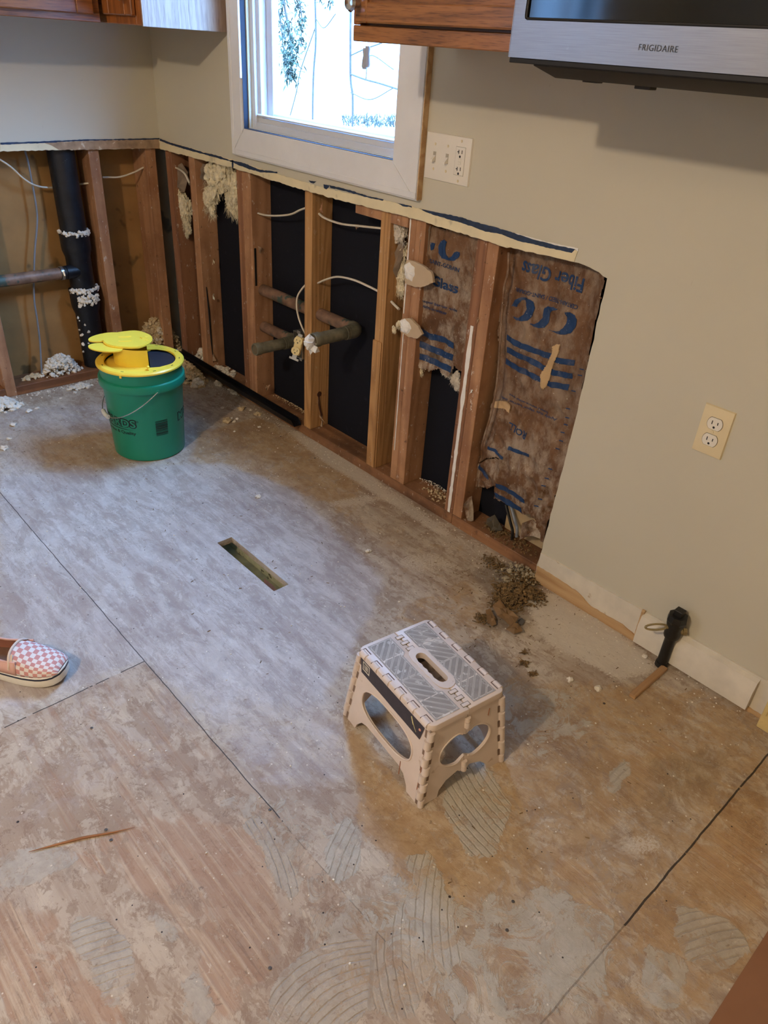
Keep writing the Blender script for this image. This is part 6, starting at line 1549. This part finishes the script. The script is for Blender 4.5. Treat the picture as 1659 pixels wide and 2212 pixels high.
pile(.085, -.78, .038, .012, .15, .010, 130, 24, 'fine pale dust along the black sheathing by the doubled stud', M_FOAMY, .001, .003)
pile(.088, -1.60, .038, .010, .09, .018, 130, 25, 'fine white dust at the foot of the black sheathing below the narrow kraft sheet', M_FOAM, .0008, .0025)
pile(.055, -1.63, .038, .03, .07, .008, 70, 26, 'mixed pale dust on the sole plate under the narrow kraft sheet', M_FOAMY, .001, .005)
M_DIRT = mat('brown_fibre', srgb(124, 98, 62), .95, var=.4, vs=90, bump=.8, bs=300)
M_DIRT2 = mat("grey_rubble", srgb(168, 154, 128), .95, var=.3, vs=60, bump=.6)
rr = random.Random(70)
def fibres(cx, cy, rx, ry, hgt, n, seed, rot=0, z0=0):
    rr = random.Random(seed); b = B()
    for i in range(n):
        a = rr.uniform(0, 2*PI); k = math.sqrt(rr.random())*rr.uniform(.5, 1.2); u, v_ = math.cos(a)*k*rx, math.sin(a)*k*ry
        p = Vector((cx+u*math.cos(rot)-v_*math.sin(rot), cy+u*math.sin(rot)+v_*math.cos(rot), z0+.001+hgt*max(0, 1-k*k)*rr.random()))
        d = Vector((rr.uniform(-1, 1), rr.uniform(-1, 1), rr.uniform(-.1, .5)))*rr.uniform(.004, .012)
        b.tube([p, p+d*.6+Vector((0, 0, .001)), p+d+Vector((rr.uniform(-.003, .003), rr.uniform(-.003, .003), 0))], [rr.uniform(.0006, .0018)]*3, 4, caps=False)
    return b
dz = B()
for (px, py, rx, ry, h, n, sd_) in ((1120,1255,.066,.050,.022,520,1),(1095,1305,.052,.045,.022,460,2),(1152,1290,.042,.045,.018,320,3),(1045,1338,.030,.020,.012,140,4),(1060,1215,.03,.05,.008,120,5),(1150,1245,.03,.045,.016,180,6),(1080,1225,.018,.02,.008,60,7)):
    q = fp(px, py); f_ = fibres(q.x, q.y, rx, ry, h, n, sd_, -.6); addb(dz, f_)
solo('fibre_debris', dz, M_DIRT, 'heap of brown nest-like fibre debris on the floor below the large kraft sheet', 'debris', kind='stuff', smooth=0)
q = fp(1110, 1285); pile(q.x, q.y, 0, .075, .055, .020, 220, 31, 'brown crumbs inside the fibre heap below the large kraft sheet', M_DIRT, .002, .007, rot=-.6)
q = fp(1120, 1245); pile(q.x, q.y, .002, .085, .060, .020, 120, 32, 'grey and white rubble on the fibre heap below the large kraft sheet', M_DIRT2, .002, .007)
pile(.05, -1.95, .0385, .032, .12, .012, 260, 33, 'dark crumbs on the short sole plate inside the torn opening', M_DIRT, .001, .004)
for i, (px, py, s, lab) in enumerate(((1132,1436,.012,'small brown fibre clump on the floor, upper of the two between stool and gas valve'), (1152,1458,.009,'small brown fibre clump on the floor, lower of the two between stool and gas valve'), (1132,1412,.004,'tiny dark fibre speck just above the two brown clumps'))):
    q = fp(px, py); solo('fibre_clump', fibres(q.x, q.y, s, s, .006, 50, 80+i), M_DIRT, lab, 'debris', smooth=0)
# torn paper pieces on the debris
def flap(pts, lift, mt, lab, nm='torn_paper_scrap', seed=0):
    o = [fp(p[0], p[1], .006) for p in pts]; c = sum(o, Vector())/len(o); n = len(o); vs = []
    for k, p in enumerate(o): vs.append(p+Vector((0, 0, lift*(.3+abs(noise.noise(p*60+Vector((seed, 0, 0))))*2))))
    mid_ = [c+(p-c)*.5+Vector((0, 0, lift*(1+noise.noise(p*90)))) for p in o]; vs += mid_+[c+Vector((0, 0, lift))]
    fs = []
    for i in range(n): fs += [(i, (i+1) % n, n+(i+1) % n, n+i), (n+i, n+(i+1) % n, 2*n)]
    b = B().add(vs, fs).add([v_-Vector((0, 0, .0012)) for v_ in vs], [f[::-1] for f in fs]); return solo(nm, b, mt, lab, 'torn paper', smooth=20)
M_KR2 = mat('kraft_scrap', srgb(128, 98, 62), .7, var=.15, vs=30, bump=.3)
flap([(1063,1314),(1078,1308),(1092,1318),(1104,1333),(1118,1345),(1112,1352),(1100,1358),(1086,1345),(1074,1334)], .014, M_KR2, 'folded brown kraft scrap with a blue dot lying on the fibre heap')
flap([(1048,1324),(1058,1320),(1070,1338),(1072,1350),(1062,1356),(1052,1348)], .008, M_KR2, 'smaller brown kraft scrap left of the folded one', seed=3)
flap([(1092,1364),(1105,1352),(1120,1350),(1128,1368),(1110,1372)], .012, M_KR2, 'crumpled brown kraft end at the lower edge of the fibre heap', seed=5)
flap([(1119,1340),(1127,1336),(1134,1342),(1128,1350),(1120,1348)], .002, mat('grey_disc', srgb(86, 84, 84), .7), 'small dark grey chip beside the folded kraft scrap', 'grey_chip', 7)
q = fp(1078, 1318, .02); solo('blue_print_dot', B().lathe([(0, .0), (.008, 0), (.008, .0008), (0, .0008)], (q.x, q.y, .0225), 16), M_INK, 'round blue print on the folded kraft scrap', 'print') if False else None
# single chunks, each a thing of its own
def chunk(px, py, s, lab, mt=M_FOAM, seed=1, z=0.0, flat=.6, nm='plaster_chunk'):
    q = fp(px, py, s*.4); return solo(nm, B().blob((q.x, q.y, z+s*flat*.8), s, seed, .45, 2, (1.2, 1, flat), 1.3), mt, lab, 'plaster chunk', group='loose chunks on the subfloor', smooth=25)
CH = [(490,909,.015,'yellowish chunk, largest of the cluster right of the bucket'),(500,904,.006,'tiny chunk at the top of the cluster right of the bucket'),(506,911,.006,'tiny chunk right of the largest in the cluster by the bucket'),(513,905,.007,'chunk at the right end of the cluster by the bucket'),
 (522,883,.013,'flat pale chunk near the black channel, left of two'),(556,894,.012,'blunt pale chunk near the black channel, right of two'),(542,886,.005,'tiny flake between the two pale chunks by the black channel'),(480,881,.007,'small chunk in the bucket shadow above the cluster'),
 (29,917,.010,'white chunk on the floor below the left edge foam heap'),(62,888,.009,'white flake on the floor right of the left edge foam heap'),(80,882,.007,'bent white flake right of the first flake near the left wall'),(20,948,.007,'small white chunk under the lone chunk at the left edge'),
 (10,968,.012,'long white flake at the left edge, lowest of the foam pieces'),(131,860,.005,'tiny white flake below the lone stud gap'),(162,848,.006,'white crumb on the floor below the dark stained plate'),(1231,1468,.007,'small pale chunk on the floor between stool and gas valve'),
 (1290,1487,.008,'pale lump left of the wood shim'),(1393,1418,.006,'grey crumb at the foot of the baseboard left of the gas valve'),(558,1072,.008,'white smear chunk on the floor above the vent hole'),(795,1190,.007,'thin white flake on the floor right of the vent hole'),
 (506,932,.004,'tiny crumb directly below the cluster by the bucket'),(560,922,.005,'small flake below the right pale chunk'),(862,1300,.003,'tiny white crumb beyond the stool'),(440,905,.004,'small white scrap on the floor close right of the bucket')]
for i, (px, py, s, lab) in enumerate(CH): chunk(px, py, s, lab, M_FOAM if i not in (0, 4, 5) else M_FOAMY, 40+i)
# screws and nails left in the floor
M_NAIL = mat('nail_head', srgb(96, 88, 80), .5, .6)
NL = [(680,990),(606,943),(229,1793),(240,1815),(583,1750),(1108,1948),(198,1573),(583,2092),(1095,2010),(1305,1520)]
NT = ['screw in a dark dimple right of the bucket, nearer the wall','screw in a dark dimple between bucket and vent hole, farther one','screw head touching the long brown splinter','pale screw head just below the long splinter','bent metal bit on the long plywood joint','ring-shaped screw head with a black streak at the bottom centre','grey chip on the plywood under the shoe','round screw head at the bottom left of centre','screw head near the black streak at the bottom','dark screw head in the floor left of the door casing']
for i, (px, py) in enumerate(NL):
    q = fp(px, py); solo('screw_head', B().lathe([(0, .0002), (.0030, .0004), (.0033, .0012), (.002, .0018), (0, .0014)], (q.x, q.y, 0), 14), M_NAIL, NT[i], 'screw', 'screw heads left in the subfloor')
# fine crumbs near the walls, too many to count
rr = random.Random(99); b = B()
def inb(x, y): return x < .01 and y < .01 and not (math.hypot(x-BX, y-BY) < .14) and not (HX0-.01 < x < HX1+.01 and HY0-.01 < y < HY1+.01)
for _ in range(900):
    y = -rr.random()*2.75; x = .008-abs(rr.gauss(0, .05)) if rr.random() < .6 else -rr.random()*1.2
    if not inb(x, y): continue
    s = rr.uniform(.0008, .0026); b.blob((x, y, s*.5), s, _, .3, 0, (1, 1, .6))
for _ in range(260):
    x = -rr.random()*.75; y = .008-abs(rr.gauss(0, .03)); s = rr.uniform(.0008, .0035)
    if inb(x, y): b.blob((x, y, s*.5), s, _, .3, 0)
solo('plaster_crumbs', b, M_FOAM, 'fine pale crumbs scattered over the subfloor, thickest along the walls', 'debris', kind='stuff', smooth=0)
b = B()
for _ in range(520):
    if rr.random() < .65: q = fp(rr.gauss(1090, 70), rr.gauss(1270, 75)); x, y = q.x, q.y
    else: y = -rr.random()*2.75; x = -rr.random()*.9
    if not inb(x, y): continue
    s = rr.uniform(.0008, .0024); a = rr.uniform(0, PI); p = Vector((x, y, .0012)); d = Vector((math.cos(a), math.sin(a), 0))*s*1.8; b.tube([p-d, p+d], s*.45, 4)
solo('dark_crumbs', b, M_DIRT, 'fine dark crumbs scattered around the fibre heap', 'debris', kind='stuff', smooth=0)

# ------------------------------------------------------------------ ceiling lamp
t = thing('ceiling_lamp', 'round ceiling lamp with an open bowl behind the camera', 'lamp', (-2.95, -2.42, 2.40))
part(t, 'canopy', B().lathe([(0, 2.4395), (.09, 2.4395), (.09, 2.42), (.03, 2.40), (.02, 2.33), (0, 2.33)], (-2.95, -2.42, 0), 32), M_STEEL)
# ------------------------------------------------------------------ outside the window
solo('yard_ground', B().box((.3, -8, -1.05), (30, 12, -1.0)), mat('pale_ground', srgb(150, 152, 146), .9, var=.1, vs=1), 'bright washed-out ground outside the window', 'ground')
M_LEAF = mat('conifer_needles', srgb(24, 40, 26), .9, var=.3, vs=8); M_BARK = mat('bark', srgb(52, 48, 42), .9, var=.2)
def bough(path, n, ln, seed, lab):
    t = thing('conifer_bough', lab, 'tree branch', tuple(path[0])); P = spline(path, 10); rr = random.Random(seed)
    part(t, 'twig', B().tube(P, [.010*(1-i/len(P))+.002 for i in range(len(P))], 6), M_BARK)
    b = B()
    for i in range(n):
        p = P[rr.randrange(len(P))]+Vector((rr.gauss(0, .03), rr.gauss(0, .03), rr.gauss(0, .03))); d = Vector((rr.uniform(-1, 1), rr.uniform(-1, 1), rr.uniform(-1.2, .1))).normalized()*ln*rr.uniform(.5, 1)
        w_ = d.cross(Vector((0, 0, 1))).normalized()*.010
        b.add([p, p+d*.4+w_, p+d, p+d*.4-w_, p+d*.5+Vector((0, 0, .006))], [(0, 1, 4), (1, 2, 4), (2, 3, 4), (3, 0, 4)])
    part(t, 'needles', b, M_LEAF, smooth=0); return t
bough([at(600, -60, 'x', 3.0), at(625, 70, 'x', 3.0), at(632, 120, 'x', 2.95), at(628, 168, 'x', 2.9)], 420, .10, 1, 'drooping conifer bough outside the window, longest one')
bough([at(612, -80, 'x', 3.3), at(640, -20, 'x', 3.3), at(652, 40, 'x', 3.3), at(650, 98, 'x', 3.3)], 260, .07, 2, 'conifer bough outside the window, right of the longest one')
bough([at(560, -60, 'x', 3.6), at(600, 20, 'x', 3.6), at(612, 100, 'x', 3.6), at(618, 150, 'x', 3.6)], 220, .09, 3, 'conifer bough outside the window, left of the longest one')
bough([at(680, -90, 'x', 3.2), at(700, -40, 'x', 3.2), at(712, 0, 'x', 3.2)], 130, .07, 4, 'tip of a conifer bough at the top of the window')
def tree_at(pts, x, r, lab, kids=()):
    P = [at(p[0], p[1], 'x', x) for p in pts]; P.append(Vector((P[-1].x, P[-1].y, -1.0))); t = thing('bare_tree', lab, 'tree', tuple(P[-1]))
    part(t, 'trunk', B().tube(spline(P, 8), r, 8), M_BARK)
    for kp, kr_ in kids: part(t, 'branch', B().tube(spline([at(p[0], p[1], 'x', x) for p in kp], 8), kr_, 6), M_BARK)
tree_at([(680,-30),(682,90),(676,200)], 5.0, .012, 'thin bare tree outside, left in the window', [([(681,60),(650,150),(640,200),(624,260)], .007), ([(682,40),(700,60),(725,30)], .006)])
tree_at([(758,-30),(757,160),(762,240)], 5.4, .014, 'thin bare tree outside, below the cord pulls', [([(757,160),(790,172),(820,180),(870,196)], .011), ([(757,120),(790,105),(830,90),(880,60)], .008), ([(790,172),(800,120),(850,150)], .006), ([(757,200),(800,215),(850,190)], .006)])
b = B(); rr = random.Random(6)
for i in range(420):
    px, py = rr.uniform(738, 860), rr.uniform(252, 276); q = at(px, py, 'x', 6+rr.random()*.6); s = rr.uniform(.015, .035); d = Vector((rr.uniform(-.5, .5), rr.uniform(-.5, .5), 1)).normalized()*s*2
    b.tube([q, q+d], [s*.3, .002], 4)
bq = at(800, 290, 'x', 6.3); solo('garden_bank', B().box((5.9, bq.y-1.4, -1.0), (6.8, bq.y+1.6, at(800, 276, 'x', 6.3).z), .05), mat('bank_soil', srgb(120, 122, 116), .9), 'low pale bank carrying the hedge outside the window', 'bank')
solo('low_hedge', b, mat('hedge_grey', srgb(44, 50, 46), .9, var=.3), 'low grey hedge outside at the bottom right of the window', 'hedge', kind='stuff', smooth=0)
